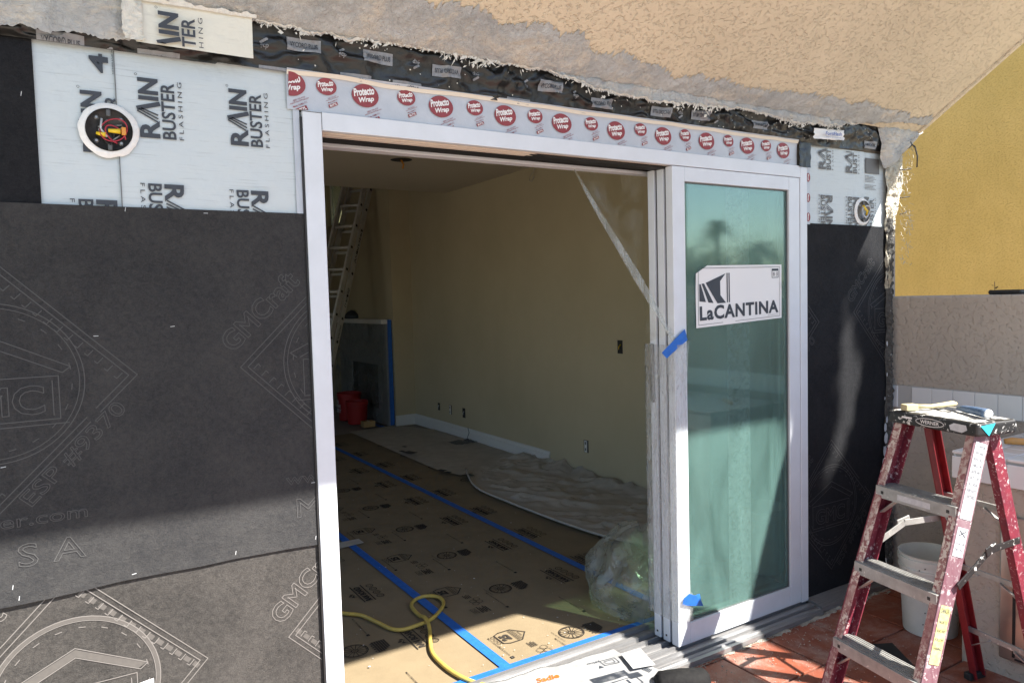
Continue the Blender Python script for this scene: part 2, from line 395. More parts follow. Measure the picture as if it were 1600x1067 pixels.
# 2D shapes
_TX = {}
def text(body, w=None, h=None, bold=0.0, shear=0.0, sp=1.0):
    """flat lettering as (2D verts, faces); cap height h, width w"""
    key = (body, bold, shear, sp)
    if key not in _TX:
        cu = bpy.data.curves.new('t', 'FONT'); cu.body = body; cu.offset = bold; cu.shear = shear; cu.space_character = sp
        cu.resolution_u = 3; cu.fill_mode = 'FRONT'
        ob = bpy.data.objects.new('t', cu); COL.objects.link(ob)
        bpy.context.view_layer.update()
        me = bpy.data.meshes.new_from_object(ob.evaluated_get(bpy.context.evaluated_depsgraph_get()))
        vs = [(p.co.x, p.co.y) for p in me.vertices]; fs = [tuple(p.vertices) for p in me.polygons]
        bpy.data.objects.remove(ob); bpy.data.curves.remove(cu); bpy.data.meshes.remove(me)
        _TX[key] = (vs, fs)
    vs, fs = _TX[key]
    if not vs: return ([], [])
    x0 = min(p[0] for p in vs); x1 = max(p[0] for p in vs)
    y0 = min(p[1] for p in vs); y1 = max(p[1] for p in vs)
    sy = (h/(y1-y0)) if h else None; sx = (w/(x1-x0)) if w else None
    sx = sx or sy; sy = sy or sx
    return ([((x-x0)*sx, (y-y0)*sy) for x, y in vs], fs)
def outline(vf, wd):
    """stroke the outer edges of flat lettering"""
    vs, fs = vf; cnt = {}
    for f in fs:
        for i in range(len(f)):
            a, b = f[i], f[(i+1) % len(f)]; k = (min(a, b), max(a, b)); cnt[k] = cnt.get(k, 0)+1
    V = []; Fc = []
    for (a, b), c in cnt.items():
        if c != 1: continue
        stroke(V, Fc, [vs[a], vs[b]], wd)
    return V, Fc
def stroke(V, Fc, pts, wd):
    for (ax, ay), (bx, by) in zip(pts[:-1], pts[1:]):
        dx, dy = bx-ax, by-ay; l = sqrt(dx*dx+dy*dy)
        if l < 1e-7: continue
        nx, ny = -dy/l*wd/2, dx/l*wd/2; ex, ey = dx/l*wd*.25, dy/l*wd*.25
        o = len(V); V += [(ax-ex+nx, ay-ey+ny), (ax-ex-nx, ay-ey-ny), (bx+ex-nx, by+ey-ny), (bx+ex+nx, by+ey+ny)]; Fc.append((o, o+1, o+2, o+3))
def lines(plist, wd):
    V = []; Fc = []
    for p in plist: stroke(V, Fc, p, wd)
    return V, Fc
def rect(x0, y0, x1, y1): return ([(x0, y0), (x1, y0), (x1, y1), (x0, y1)], [(0, 1, 2, 3)])
def rect_line(x0, y0, x1, y1, wd): return lines([[(x0, y0), (x1, y0), (x1, y1), (x0, y1), (x0, y0)]], wd)
def ellipse(cx, cy, a, b, n=28): return ([(cx+a*cos(2*pi*i/n), cy+b*sin(2*pi*i/n)) for i in range(n)], [tuple(range(n))])
def ell_line(cx, cy, a, b, wd, n=36, a0=0, a1=2*pi): return lines([[(cx+a*cos(a0+(a1-a0)*i/n), cy+b*sin(a0+(a1-a0)*i/n)) for i in range(n+1)]], wd)
def shift(vf, dx, dy, rot=0.0, s=1.0):
    c, d = cos(rot)*s, sin(rot)*s
    return ([(x*c-y*d+dx, x*d+y*c+dy) for x, y in vf[0]], vf[1])
def join2(*vfs):
    V = []; Fc = []
    for v, f in vfs:
        o = len(V); V += v; Fc += [tuple(i+o for i in q) for q in f]
    return V, Fc
def on_wall(x0, z0, y, rot=0.0):
    c, s_ = cos(rot), sin(rot)
    return lambda u, v: (x0+u*c-v*s_, y, z0+u*s_+v*c)
def on_floor(x0, y0, z, rot=0.0):
    c, s_ = cos(rot), sin(rot)
    return lambda u, v: (x0+u*c-v*s_, y0+u*s_+v*c, z)

exec_parts = []
# ================================================================== SETTING
structure(MB().box(-300, 300, -300, 300, -.06, -.03).build('ground', 'soil'))
structure(MB().box(-6, 5.2, -9, -.1, -.04, -.012).build('patio_floor', 'grout'))
PATIO = bpy.data.objects['patio_floor']
tile_me = MB().box(-.1505, .1505, -.1505, .1505, -.012, 0).build('tile', 'tile', PATIO, bevel=.003)
first = True
for i in range(-3, 9):
    for j in range(0, 9):
        x = 2.445+.1555+.311*(i-3)+.0; y = -.085-.1555-.311*j
        if x > 3.9: continue
        o = tile_me if first else tile_me.copy()
        if not first: COL.objects.link(o)
        o.name = 'tile'; o.location = (x, y, random.uniform(-.001, .001)); o.rotation_euler = (random.uniform(-.003, .003), random.uniform(-.003, .003), random.uniform(-.004, .004)); first = False
# broken mortar between tile edge and sill
def rub(u, v):
    x = .3+u*3.55; y = -.112+v*.125 + (.018*fractal(x, 3, 0, 9) if v < .3 else 0)
    return (x, y, -.006+.016*max(0, fractal(x, y*2, 1, 14, 4)+.35)*(1 if v < .8 else .6))
structure(MB().grid(rub, 260, 10).build('mortar_bed', 'rubble', smooth=False))

# ---- house wall with openings (everything behind the papers)
house = thing('house_wall', 'house wall around the wide sliding door opening, wrapped in papers', 'wall', (.6, .03, 0))
MB().box(-4, .695, .03, .19, -.03, 2.62).build('sheathing', 'concrete', house)
MB().box(3.20, 4.0, .03, .19, -.03, 2.62).build('sheathing', 'concrete', house)
MB().box(.695, 3.20, .03, .19, 2.236, 2.62).build('sheathing', 'concrete', house)
MB().box(-4, 4.0, .19, .30, 2.62, 4.2).build('upper_wall', 'concrete', house)

# ---- sloping stucco overhang above
SZ = lambda y: 2.47+.667*(-(y+.03))
over = thing('roof_overhang', 'tan stucco underside of the roof sloping up and out over the door', 'overhang', (1, -.03, 2.47))
MB().grid(lambda u, v: (-4.2+u*8.305, -.03-v*2.17, SZ(-.03-v*2.17)), 40, 14).build('soffit', 'stucco_tan', over)
b = MB()
b.prism([(-.03, 2.474), (-2.2, SZ(-2.2)+.004), (-2.2, SZ(-2.2)+.22), (.6, 2.9), (.6, 2.622), (-.03, 2.622)], lambda y, z: (-4.2, y, z), lambda y, z: (4.103, y, z))
b.build('roof_deck', 'roof', over)
MB().bar((4.103, -.028, 2.49), (4.103, -2.2, SZ(-2.2)+.02), (1, 0, 0), .03, .06).build('rake_trim', 'stucco_tan', over, bevel=.008)

# cement patch along the lower edge of the overhang, ragged on both sides
LOW = [(-4, 2.35), (-.08, 2.354), (.214, 2.357), (.235, 2.36), (.545, 2.44), (.552, 2.466), (.8, 2.458), (1.06, 2.469), (1.4, 2.464), (1.64, 2.462), (1.89, 2.423), (2.14, 2.414), (2.39, 2.426), (2.73, 2.442), (3.05, 2.416), (3.35, 2.434), (3.67, 2.485), (3.9, 2.515), (4.13, 2.52)]
UPP = [(-4, .9), (.3, .5), (.7, .19), (.844, .144), (1.0, .173), (1.1, .163), (1.22, .141), (1.62, .143), (1.88, .102), (2.13, .086), (2.4, .075), (2.73, .078), (3.25, .099), (3.98, .09), (4.13, .10)]
def interp(T, x):
    for (a, p), (b_, q) in zip(T[:-1], T[1:]):
        if x <= b_: return p+(q-p)*(x-a)/(b_-a) if b_ > a else q
    return T[-1][1]
def cove(t, x):
    """t<0: down the wall face; t>0: out along the slope (t = distance towards the street)"""
    if t < 0: return Vector((x, -.034, 2.47+t))
    return Vector((x, -.034-t, SZ(-.034-t)-.004))
def cem(u, v):
    x = -3+u*7.10
    lo = interp(LOW, x)-2.47 + .012*fractal(x, 5, 2, 16, 4)+.008*noise.noise(Vector((x*150, 0, 3)))
    up = max(.02, interp(UPP, x)+.035*fractal(x, 1, 0, 7, 4)+.020*noise.noise(Vector((x*70, 7, 3)))+.016*noise.noise(Vector((x*210, 9, 3))))
    t = lo+(up-lo)*v
    p = cove(t, x)
    edge = min(1, v*8, (1-v)*5)
    bmp = .014*fractal(x, t, 4, 16, 5)*edge
    if t < 0: p.y -= .006*edge+bmp
    else: p -= Vector((0, .55, .83))*(.004*edge+bmp*.7) if False else Vector((0, .45, .7))*(.003*edge+abs(bmp)*.6)
    return p
tag(MB().grid(cem, 1300, 30).build('cement_patch', 'cement', smooth=True), 'rough grey cement patch along the broken edge of the stucco overhang', 'cement patch')
# feathered white primer drips at the lower edge
def ragged(x0, x1, base, up, dn, seed, n, y=-.048, sc=30):
    m = MB(); P = []; Q = []
    for i in range(n+1):
        x = x0+(x1-x0)*i/n; b0 = base(x)
        P.append((x, y+.003*noise.noise(Vector((x*60, seed, 0))), b0-dn*(max(0, fractal(x, seed, 0, 6, 2)+.25)*1.1*abs(fractal(x, seed, 0, sc, 5))+.25*max(0, fractal(x, seed+4, 0, 90, 2)))))
        Q.append((x, y-.004, b0+up*(.4+abs(fractal(x, seed+9, 0, sc*.5, 4)))))
    m.add(P+Q, [(i, i+1, n+2+i, n+1+i) for i in range(n)]); return m
def drip(x): return interp(LOW, x)+.012*fractal(x, 5, 2, 16, 4)+.004
pe = thing('primer_edge', 'ragged line of white primer dripping over the black tape edge', 'primer', (2, -.04, 2.45))
ragged(.56, 3.9, drip, .005, .012, 3.3, 1600, y=-.0395, sc=26).build('primer_strip', 'primer', pe)
m = MB()
for k in range(1000):
    x = random.uniform(.56, 3.92); dens = fractal(x, 2, 0, 3.5, 3)
    if random.random() > .45+dens: continue
    z = drip(x)-random.expovariate(1/(.006+.010*max(0, dens))); l = min(.02, .002+random.expovariate(1/.0045))*(1+max(0, dens)); w_ = min(.009, .001+random.expovariate(1/.0022)); a = random.gauss(-.35, .9)
    dx, dz = sin(a), -cos(a); y = -.040-random.uniform(0, .004)
    m.add([(x-dx*l-dz*w_*.3, y, z-dz*l+dx*w_*.3), (x+dz*w_, y-.001, z-dx*w_), (x+dx*l, y, z+dz*l), (x-dz*w_*.8, y-.0015, z+dx*w_)], [(0, 1, 2, 3)])
m.build('primer_strokes', 'primer', pe, stuff=True)

# ================================================================== PAPERS AND TAPES ON THE WALL
def emblem():
    """embossed maker's mark: lines only"""
    R = .212; D = .343; L = []
    L.append([(D, 0), (0, D), (-D, 0), (0, -D), (D, 0)])
    d = D-.022; L.append([(d, 0), (0, d), (-d, 0), (0, -d), (d, 0)])
    V = lines(L, .0026)
    parts = [V, ell_line(0, 0, R, R, .0026, 60), ell_line(0, 0, R-.012, R-.012, .0022, 60)]
    tick = []
    for k in range(1, 15):
        t = k/15; x, y = D*(1-t), D*t; n = .7071
        for sx, sy in ((1, 1), (-1, -1)):
            cx, cy = sx*(x-.022*n), sy*(y-.022*n)
            a = (cx, cy); b_ = (cx-sx*.020*n, cy-sy*.020*n); c_ = (b_[0]-.010*n*sx, b_[1]+.010*n*sy)
            tick.append([a, b_, c_])
    for k in range(40):
        th = 2*pi*k/40
        if k % 2: tick.append([((R-.03)*cos(th), (R-.03)*sin(th)), ((R-.03)*cos(th+.09), (R-.03)*sin(th+.09))])
    parts.append(lines(tick, .0024))
    parts.append(lines([[(-.19, .035), (0, .125), (.18, .035)], [(-.16, .02), (0, .098), (.16, .02)], [(-.19, .035), (-.17, .02)], [(.18, .035), (.16, .02)],
                        [(-.15, .012), (.15, .012)], [(-.15, -.105), (.15, -.105)], [(-.17, -.118), (.17, -.118)], [(-.15, .012), (-.15, -.105)], [(.15, .012), (.15, -.105)], [(.135, .0), (.135, -.095)]], .0026))
    parts.append(shift(outline(text('GMC', .24, .078, .02), .0024), -.125, -.088))
    parts.append(shift(outline(text('GMCraft', .30, .062, .02), .0022), -.36, .045, pi/4))
    parts.append(shift(outline(text('ESP #9370', .34, .045), .0020), .075, -.34, pi/4))
    return join2(*parts)
EMB = emblem()
def emblem_fill():
    """the raised flat fields inside the mark: dentil blocks, ring, roof"""
    V = []; Fc = []; D = .343; n = .7071
    for k in range(14):
        t = (k+.5)/14.5; x, y = D*(1-t), D*t
        for sx, sy in ((1, 1), (-1, -1)):
            cx, cy = sx*(x-.024*n), sy*(y-.024*n); a = (-n*.010*sx, n*.010*sy); b_ = (-n*.014*sx, -n*.014*sy); o = len(V)
            V += [(cx-a[0], cy-a[1]), (cx+a[0], cy+a[1]), (cx+a[0]+b_[0], cy+a[1]+b_[1]), (cx-a[0]+b_[0], cy-a[1]+b_[1])]; Fc.append((o, o+1, o+2, o+3))
    ring = lines([[(.206*cos(2*pi*i/60), .206*sin(2*pi*i/60)) for i in range(61)]], .009)
    roof = ([(-.185, .035), (0, .121), (.175, .035), (.155, .024), (0, .100), (-.158, .022)], [(0, 1, 4, 5), (1, 2, 3, 4)])
    return join2((V, Fc), ring, roof)
EMF = emblem_fill()
def web_line(): return join2(shift(outline(text('www.gmcraftpaper.com', .70, .045), .0018), 0, 0), shift(outline(text('Made in U S A', .66, .062), .0020), .03, -.10))
WEB = web_line()
def sheet_y(x, z, y, amp, seed):
    cr = max(0, .10-abs(fractal(x*1.1+z*.5, z*.7-x*.3, seed+3, 1.5, 2)))*10
    return y-amp*(fractal(x, z*.55, seed, 1.7, 3)+.35*cr*cr)
def wavy_sheet(x0, x1, z0, z1, y, amp=.002, nu=40, nv=40, lift=0, seed=0, edge=0):
    def fn(u, v):
        x = x0+(x1-x0)*u; z = z0+(z1-z0)*v
        zz = z
        if edge and v < .5: zz = z+edge*fractal(x, seed, 0, 3, 2)*(1-2*v)
        yy = sheet_y(x, zz, y, amp, seed)
        if lift and v < .12: yy -= lift*(1-v/.12)*(.55+.6*noise.noise(Vector((x*2.2, seed, 1))))
        return (x, yy, zz)
    return MB().grid(fn, nu, nv)
def on_sheet(x0, z0, y, amp, seed, off):
    return lambda u, v: (x0+u, sheet_y(x0+u, z0+v, y, amp, seed)-off, z0+v)
PY = .020
# lower sheet
p = thing('building_paper', 'lower black building paper sheet in full sun left of the door', 'building paper', (-.2, .02, .4))
wavy_sheet(-2.2, .693, .02, .93, PY, .0028, 160, 60, seed=1).build('sheet', 'paper_sunlit', p, smooth=True)
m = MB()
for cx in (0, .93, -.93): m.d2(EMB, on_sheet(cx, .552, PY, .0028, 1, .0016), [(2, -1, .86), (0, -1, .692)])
m.build('embossing', 'emboss_sunlit', p)
m = MB()
for cx in (0, .93, -.93): m.d2(EMF, on_sheet(cx, .552, PY, .0028, 1, .0011), [(2, -1, .86), (0, -1, .692)])
m.build('embossed_field', plain('emboss_field', (.088, .081, .075), .8, c2=(.072, .067, .063), ns=60), p, stuff=True)
# upper sheet
p = thing('building_paper', 'upper black building paper sheet lapping over the lower one, left of the door', 'building paper', (-.2, .014, 1.4))
wavy_sheet(-2.2, .694, .838, 1.908, PY-.0072, .0034, nu=200, nv=80, lift=.0025, seed=5, edge=.012).build('sheet', 'paper', p, smooth=True)
m = MB()
for cx in (-.149, .821, -1.119): m.d2(EMB, on_sheet(cx, 1.432, PY-.0072, .0034, 5, .0017), [(0, -1, .69)])
for cx in (-.65, .60): m.d2(WEB, on_sheet(cx, 1.035, PY-.0072, .0034, 5, .0024), [(0, -1, .69), (2, 1, .90)])
m.build('embossing', 'emboss', p)
m = MB()
for i, (px, py) in enumerate(((33, 146), (196, 327), (322, 333), (210, 897), (369, 864), (20, 918), (490, 754), (494, 840), (5, 730), (30, 935), (150, 525), (270, 510))):
    q = at(px, py, 'y', PY-.013); q.y = (sheet_y(q.x, q.z, PY-.0072, .0034, 5)-.001) if q.z > .85 else sheet_y(q.x, q.z, PY, .0028, 1)-.001; a = random.choice((.1, .25, 1.4, 0))
    m.bar(q+Vector((-.006*cos(a), 0, -.006*sin(a))), q+Vector((.006*cos(a), 0, .006*sin(a))), (0, 1, 0), .0016, .0016)
m.build('staple', 'label_white', p, stuff=True)
# narrow black strip at far left
p = tag(wavy_sheet(-2.2, -.012, 1.88, 2.352, PY-.002, .0025, seed=8).build('building_paper', 'paper_dark', smooth=True), 'black building paper beside the white flashing at the far left', 'building paper')
tag(MB().grid(lambda u, v: (-.052+u*.33, PY-.016-.002*sin(v*pi), .585-.075*(1-v)*.0-.075*v+.012*u), 6, 4).build('paper_tag', 'label_white'), 'white and blue sticker at the bottom of the sunlit paper', 'sticker') if False else None
q = at(213, 1066, 'y', .010)
t = thing('sticker', 'small white and blue sticker low on the sunlit black paper', 'sticker', q)
q.z -= .018
MB().grid(lambda u, v: (q.x-.035+u*.08, .0105-.012*u*u, q.z-.06+v*.066+.018*u), 6, 4).build('backing', 'white_print', t)
MB().grid(lambda u, v: (q.x+.002+u*.042, .0085-.009*(.45+.5*u)**2-.003, q.z-.056+v*.05+.018*(.45+.5*u)), 4, 3).build('printed_patch', 'blue_ink', t)

# ---- white rain flashing
def rain_block():
    r = text('R', .050, .0525, .032); n = text('IN', .062, .0525, .040)
    A = lines([[(.060, .004), (.083, .052)], [(.051, .006), (.078, .056)], [(.070, .004), (.086, .046)]], .0042)
    A2 = lines([[(.0845, .055), (.101, .0)]], .0125)
    return join2(r, shift(A, -.004, 0), shift(A2, -.003, 0), shift(n, .106, 0), shift(text('BUSTER', .160, .037, .02), 0, -.043),
                 shift(text('FLASHING', .166, .012, 0, 0, 1.5), 0, -.063), shift(ell_line(0, 0, .003, .003, .001, 12), .176, .056))
RAIN = rain_block()
FY = PY+.004
fl = thing('rain_flashing', 'large white printed flashing sheet around the light box, left of the door', 'flashing', (.3, FY, 2.1))
def tyv(x0, x1, z0, z1, y, seed): return wavy_sheet(x0, x1, z0, z1, y, .0022, 50, 30, seed=seed)
tyv(-.018, .200, 1.895, 2.36, FY+.001, 3).build('sheet', 'tyvek', fl, smooth=True)
tyv(.181, .694, 1.895, 2.36, FY-.004, 4).build('sheet', 'tyvek', fl, smooth=True)
MB().box(.1795, .1815, FY-.0075, FY-.0055, 1.9, 2.34).build('seam', 'ink_grey', fl)
TY = FY-.0088
def blk(px, py, up=True, clip=None, par=None, shape=RAIN, ink='ink'):
    q = at(px, py, 'y', TY); MB().d2(shape, on_wall(q.x, q.z, TY, pi/2 if up else -pi/2), clip).build('lettering', ink, par or fl)
blk(251, 217); blk(389, 229); blk(256.6, 288, False); blk(392, 298, False)
C1 = [(0, -1, .178)]
TY = FY-.0050
blk(164, 239.7, True, C1); blk(150, 312, False, C1)
blk(170, 116, True, C1, shape=text('41', .085, .047, .03)); blk(173.5, 116, True, C1, shape=shift(text('MEMBRANE PLUS 4', .09, .005), 0, -.008))
# off-cut folded over the stucco edge
oc = thing('rain_flashing', 'small cream flashing off-cut stuck over the stucco edge, top left', 'flashing', (.38, -.06, 2.42))
def off(u, v):
    x = .232+u*.312; z = 2.352+v*.115-.006*u*0
    return (x, -.052-.010*fractal(x, z, 3, 8, 2)*.6-.02*max(0, v-.8), z+.005*(u-.5)*0+.010*u*v)
MB().grid(off, 24, 10).build('sheet', 'tyvek_warm', oc, smooth=True)
m = MB(); q = at(283, 118, 'y', -.06)
m.d2(RAIN, on_wall(q.x, q.z, -.0645, pi/2), [(2, 1, 2.353), (2, -1, 2.472)]); m.build('lettering', 'ink', oc)
ragged(.205, .555, lambda x: 2.462+.012*(x-.2), .016, .006, 5.1, 120, y=-.064).build('primer_edge', 'primer', oc)
MB().grid(lambda u, v: (.200+u*.05+.008*fractal(v, 2, 0, 6), -.058-.012*abs(fractal(u*2, v*3, 0, 3)), 2.355+v*.115), 10, 24).build('primer_smear', 'primer', oc, smooth=True)

# ---- black asphalt tape strip under the cement, crumpled
def zb(x): return 2.338 if x < .45 else 2.344-.006*min(1, (x-.45)/2.5) + (.02*max(0, x-3.3)/.6)
def zt(x): return 2.368 if x < .20 else (interp(LOW, x)+.035)
def tape_surf(x, t, off=0.0):
    z = zb(x)+t*(zt(x)-zb(x))
    k = abs(fractal(x*1.0, z*2.2, 5, 5.5, 3))
    fold = .055*max(0, .34-k)*sin(pi*min(1, t*1.1))
    seam = .012*math.exp(-((x-1.42-(z-2.4)*.3)/.02)**2)
    return Vector((x, .006-.028*t*t-fold-seam-off-.002*fractal(x, z, 2, 40, 2), z))
vt = thing('asphalt_tape', 'crumpled black waterproofing tape running along the top of the door', 'tape', (2, 0, 2.4))
MB().grid(lambda u, v: tape_surf(-.35+u*4.33, v), 620, 22).build('tape_strip', 'vycor', vt, smooth=True)
def vlabel(px, py, flip=False, w=.105, tmax=1, rot=0.0, txt='VYCOR\u00ae PLUS'):
    q = at(px, py, 'y', -.02); x0 = q.x; t0 = (q.z-zb(x0))/(zt(x0)-zb(x0))
    def mp(o_):
        def f(u, v):
            c, s_ = cos(rot), sin(rot)
            if flip: u, v = -u, -v
            x = x0+u*c-v*s_; z = q.z+u*s_+v*c
            t = (z-zb(x))/(zt(x)-zb(x))
            t = min(1, max(.0, t))
            return tape_surf(x, t, o_)
        return f
    n = 24; mL = MB()
    for i in range(n):
        for k in range(6): mL.d2(rect(-w/2+w*i/n, -.019+.0063333*k, -w/2+w*(i+1)/n, -.019+.0063333*(k+1)), mp(.0035))
    o = mL.build('label_patch', 'vycor_label', vt)
    MB().d2(shift(text(txt, w*.82, .016, .02), -w*.41, -.008), mp(.0060)).build('lettering', 'ink', o)
def gcp(px, py, flip=False):
    q = at(px, py, 'y', -.02); x0 = q.x
    def f(u, v):
        if flip: u, v = -u, -v
        x = x0+u; z = q.z+v; return tape_surf(x, min(1, max(0, (z-zb(x))/(zt(x)-zb(x)))), .004)
    mG = MB(); mG.d2(shift(text('gcp', .026, .014, .02), -.013, -.016), f)
    for k in range(4): mG.d2(ellipse(-.008+k*.005, .004+.003*k, .005, .004, 8), f)
    mG.build('logo', 'vycor_label', vt, stuff=True)
for a in ((476, 70), (593, 89, False), (700, 111, True), (862, 135, False), (944, 161), (1036, 174, True), (1098, 180, True), (1190, 195, True)): vlabel(*a)
for a in ((1395, 199, False, .10), (1365, 226, False, .10)): vlabel(*a, txt='VYCOR')
vlabel(95, 62, w=.11); vlabel(250, 88, w=.11); vlabel(435, 112, True); vlabel(560, 123, True); vlabel(640, 135, True); vlabel(815, 160); vlabel(910, 178, True)
for a in ((414, 66), (535, 82), (653, 99, True), (746, 118, True), (824, 130), (900, 147), (1068, 178, True), (1124, 186, True), (170, 80), (497, 118, True), (665, 144, True)): gcp(*a)
m = MB()
for k in range(90):
    x = random.uniform(.6, 3.8); p = tape_surf(x, random.uniform(.1, .9), .004); r = random.uniform(.0012, .0032)
    m.add([p+Vector((r*cos(a*pi/3)*random.uniform(.6, 1.3), 0, r*sin(a*pi/3))) for a in range(6)], [(0, 1, 2, 3, 4, 5)])
m.build('primer_spots', 'primer', vt, stuff=True)

# ---- butyl flashing tape over the head of the frame
bt = thing('butyl_tape', 'pale grey butyl tape printed with red ovals above the door frame', 'tape', (1.9, .01, 2.29))
def but(x, z, off=0): return Vector((x, .0085-.004*fractal(x, z, 2, 6, 3)-off-.014*max(0, (z-2.325)/.03)**2, z))
MB().grid(lambda u, v: but(.655+u*2.47, 2.232+v*.122), 200, 10).build('tape_strip', 'butyl', bt, smooth=True)
MB().grid(lambda u, v: but(.655+u*2.47, 2.337+v*.012+.006*fractal(u*9, 1, 0, 1, 2), .004), 200, 2).build('backing_edge', 'butyl_edge', bt)
def protecto(px, py, big):
    q = at(px, py, 'y', .005); s = 1.18 if big else .84
    mo = MB(); mw = MB(); mr = MB()
    def mp(o_): return lambda u, v: but(q.x+u, min(2.347, q.z+v), o_)
    cl = [(2, 1, 2.233), (2, -1, 2.3465), (0, 1, .66), (0, -1, 3.122)]
    mo.d2(([(0, 0)]+ellipse(0, 0, .040*s, .0315*s, 28)[0], [(0, i+1, (i+1) % 28+1) for i in range(28)]), mp(.0035), cl)
    mw.d2(shift(text('Protecto', .062*s, .022*s, .04, .2), -.033*s, -.006*s, .20), mp(.0046), cl)
    mw.d2(shift(text('Wrap', .046*s, .018*s, .04, .2), -.018*s, -.025*s, .20), mp(.0046), cl)
    for k, tx in enumerate(('(800) 759-9727', 'www.ProtectoWrap.com', 'Meets AAMA 711')):
        mr.d2(shift(text(tx, (.036, .055, .040)[k]*s, .0050*s, .01), (.006, -.002, .006)[k]*s, (-.047, -.056, -.062)[k]*s, .42), mp(.0036), cl)
    mr.d2(shift(rect(0, 0, .038*s, .0125*s), .010*s, -.0785*s, .42), mp(.0035), cl)
    mw.d2(shift(text('BUTYL', .030*s, .0082*s, .035), .0135*s, -.0747*s, .42), mp(.0046), cl)
    o = mo.build('oval_print', 'red_print', bt)
    if mw.v: mw.build('lettering', 'white_print', o, stuff=True)
    if mr.v: mr.build('small_print', 'red_print', o, stuff=True)
for a in ((454, 131, 1), (510, 136, 0), (571, 150, 1), (635, 153, 0), (689, 167, 1), (742, 169, 0), (789.5, 181, 1), (836, 182, 0), (878, 193, 1), (924, 194, 0), (962.6, 204.6, 1), (1001, 203, 0), (1036, 213, 1), (1071, 212, 0), (1104, 221, 1), (1138, 220.6, 0), (1168, 228, 1), (1197, 228, 0), (1224, 235.6, 1)): protecto(*a)
# side tape strips
st = thing('butyl_tape', 'narrow grey tape strip between the flashing and the left jamb', 'tape', (.69, .01, 2.1))
wavy_sheet(.672, .6925, 1.90, 2.234, .0135, .003, 6, 30, seed=4).build('tape_strip', 'butyl', st, smooth=True)
sr = thing('butyl_tape', 'upright strip of red oval tape beside the right jamb', 'tape', (3.2, .01, 2.1))
wavy_sheet(3.193, 3.232, 1.95, 2.34, .0125, .002, 6, 40, seed=6).build('tape_strip', 'butyl', sr, smooth=True)
for z in (1.985, 2.08, 2.18, 2.275):
    o = MB().d2(ellipse(3.212, z, .016, .022, 20), lambda u, v: (u, .0085, v)).build('oval_print', 'red_print', sr)
    MB().d2(shift(text('Wrap', .034, .012, .04), 3.218, z-.017, pi/2), lambda u, v: (u, .0078, v)).build('lettering', 'white_print', o)
tag(MB().grid(lambda u, v: (3.128+u*.088, -.004-.006*fractal(u*2, v*2, 0, 2), 2.225+v*.12), 8, 10).build('asphalt_tape', 'vycor', smooth=True), 'short dark tape patch at the upper right corner of the frame', 'tape')

# ---- right side of the door
p = thing('building_paper', 'black building paper between the door and the low stucco wall', 'building paper', (3.5, .02, 1))
wavy_sheet(3.193, 3.905, .05, 1.956, PY-.006, .006, 60, 130, seed=11).build('sheet', 'paper_dark', p, smooth=True)
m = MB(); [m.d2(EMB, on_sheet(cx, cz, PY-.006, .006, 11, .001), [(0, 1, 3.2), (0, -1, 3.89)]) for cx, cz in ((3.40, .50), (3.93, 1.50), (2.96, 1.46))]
m.build('embossing', plain('emboss_dark', (.045, .045, .048), .6), p)
fr = thing('rain_flashing', 'white printed flashing sheet right of the door, under the overhang corner', 'flashing', (3.5, FY, 2.1))
tyv(3.214, 3.69, 1.95, 2.345, FY-.004, 14).build('sheet', 'tyvek', fr, smooth=True)
tyv(3.675, 3.90, 1.95, 2.345, FY, 15).build('sheet', 'tyvek', fr, smooth=True)
m = MB(); TY = FY-.0090
CL = [(2, -1, 2.335), (2, 1, 1.955)]
for a in ((1290.4, 265, True, CL), (1331.7, 271, True, CL), (1291, 305, False, CL), (1333, 308, False, CL+[(0, -1, 3.685)])): blk(*a, fr, RAIN, 'ink_grey')
q = at(1359, 309, 'y', TY); MB().d2(RAIN, on_wall(q.x, q.z-.165, FY-.0052, pi/2), CL+[(0, 1, 3.695)]).build('lettering', 'ink_grey', fr)
for k in range(9): m.d2(rect(3.70, 2.15+k*.0075+(.01 if k > 3 else 0), 3.80-(k % 3)*.012, 2.152+k*.0075+(.01 if k > 3 else 0)), lambda u, v: (u, FY-.0055, v))
m.build('small_print', 'ink_grey', fr, stuff=True)
MB().d2(rect(3.705, 2.235, 3.83, 2.315), lambda u, v: (u, FY-.0052, v)).build('print', 'ink_grey', fr)

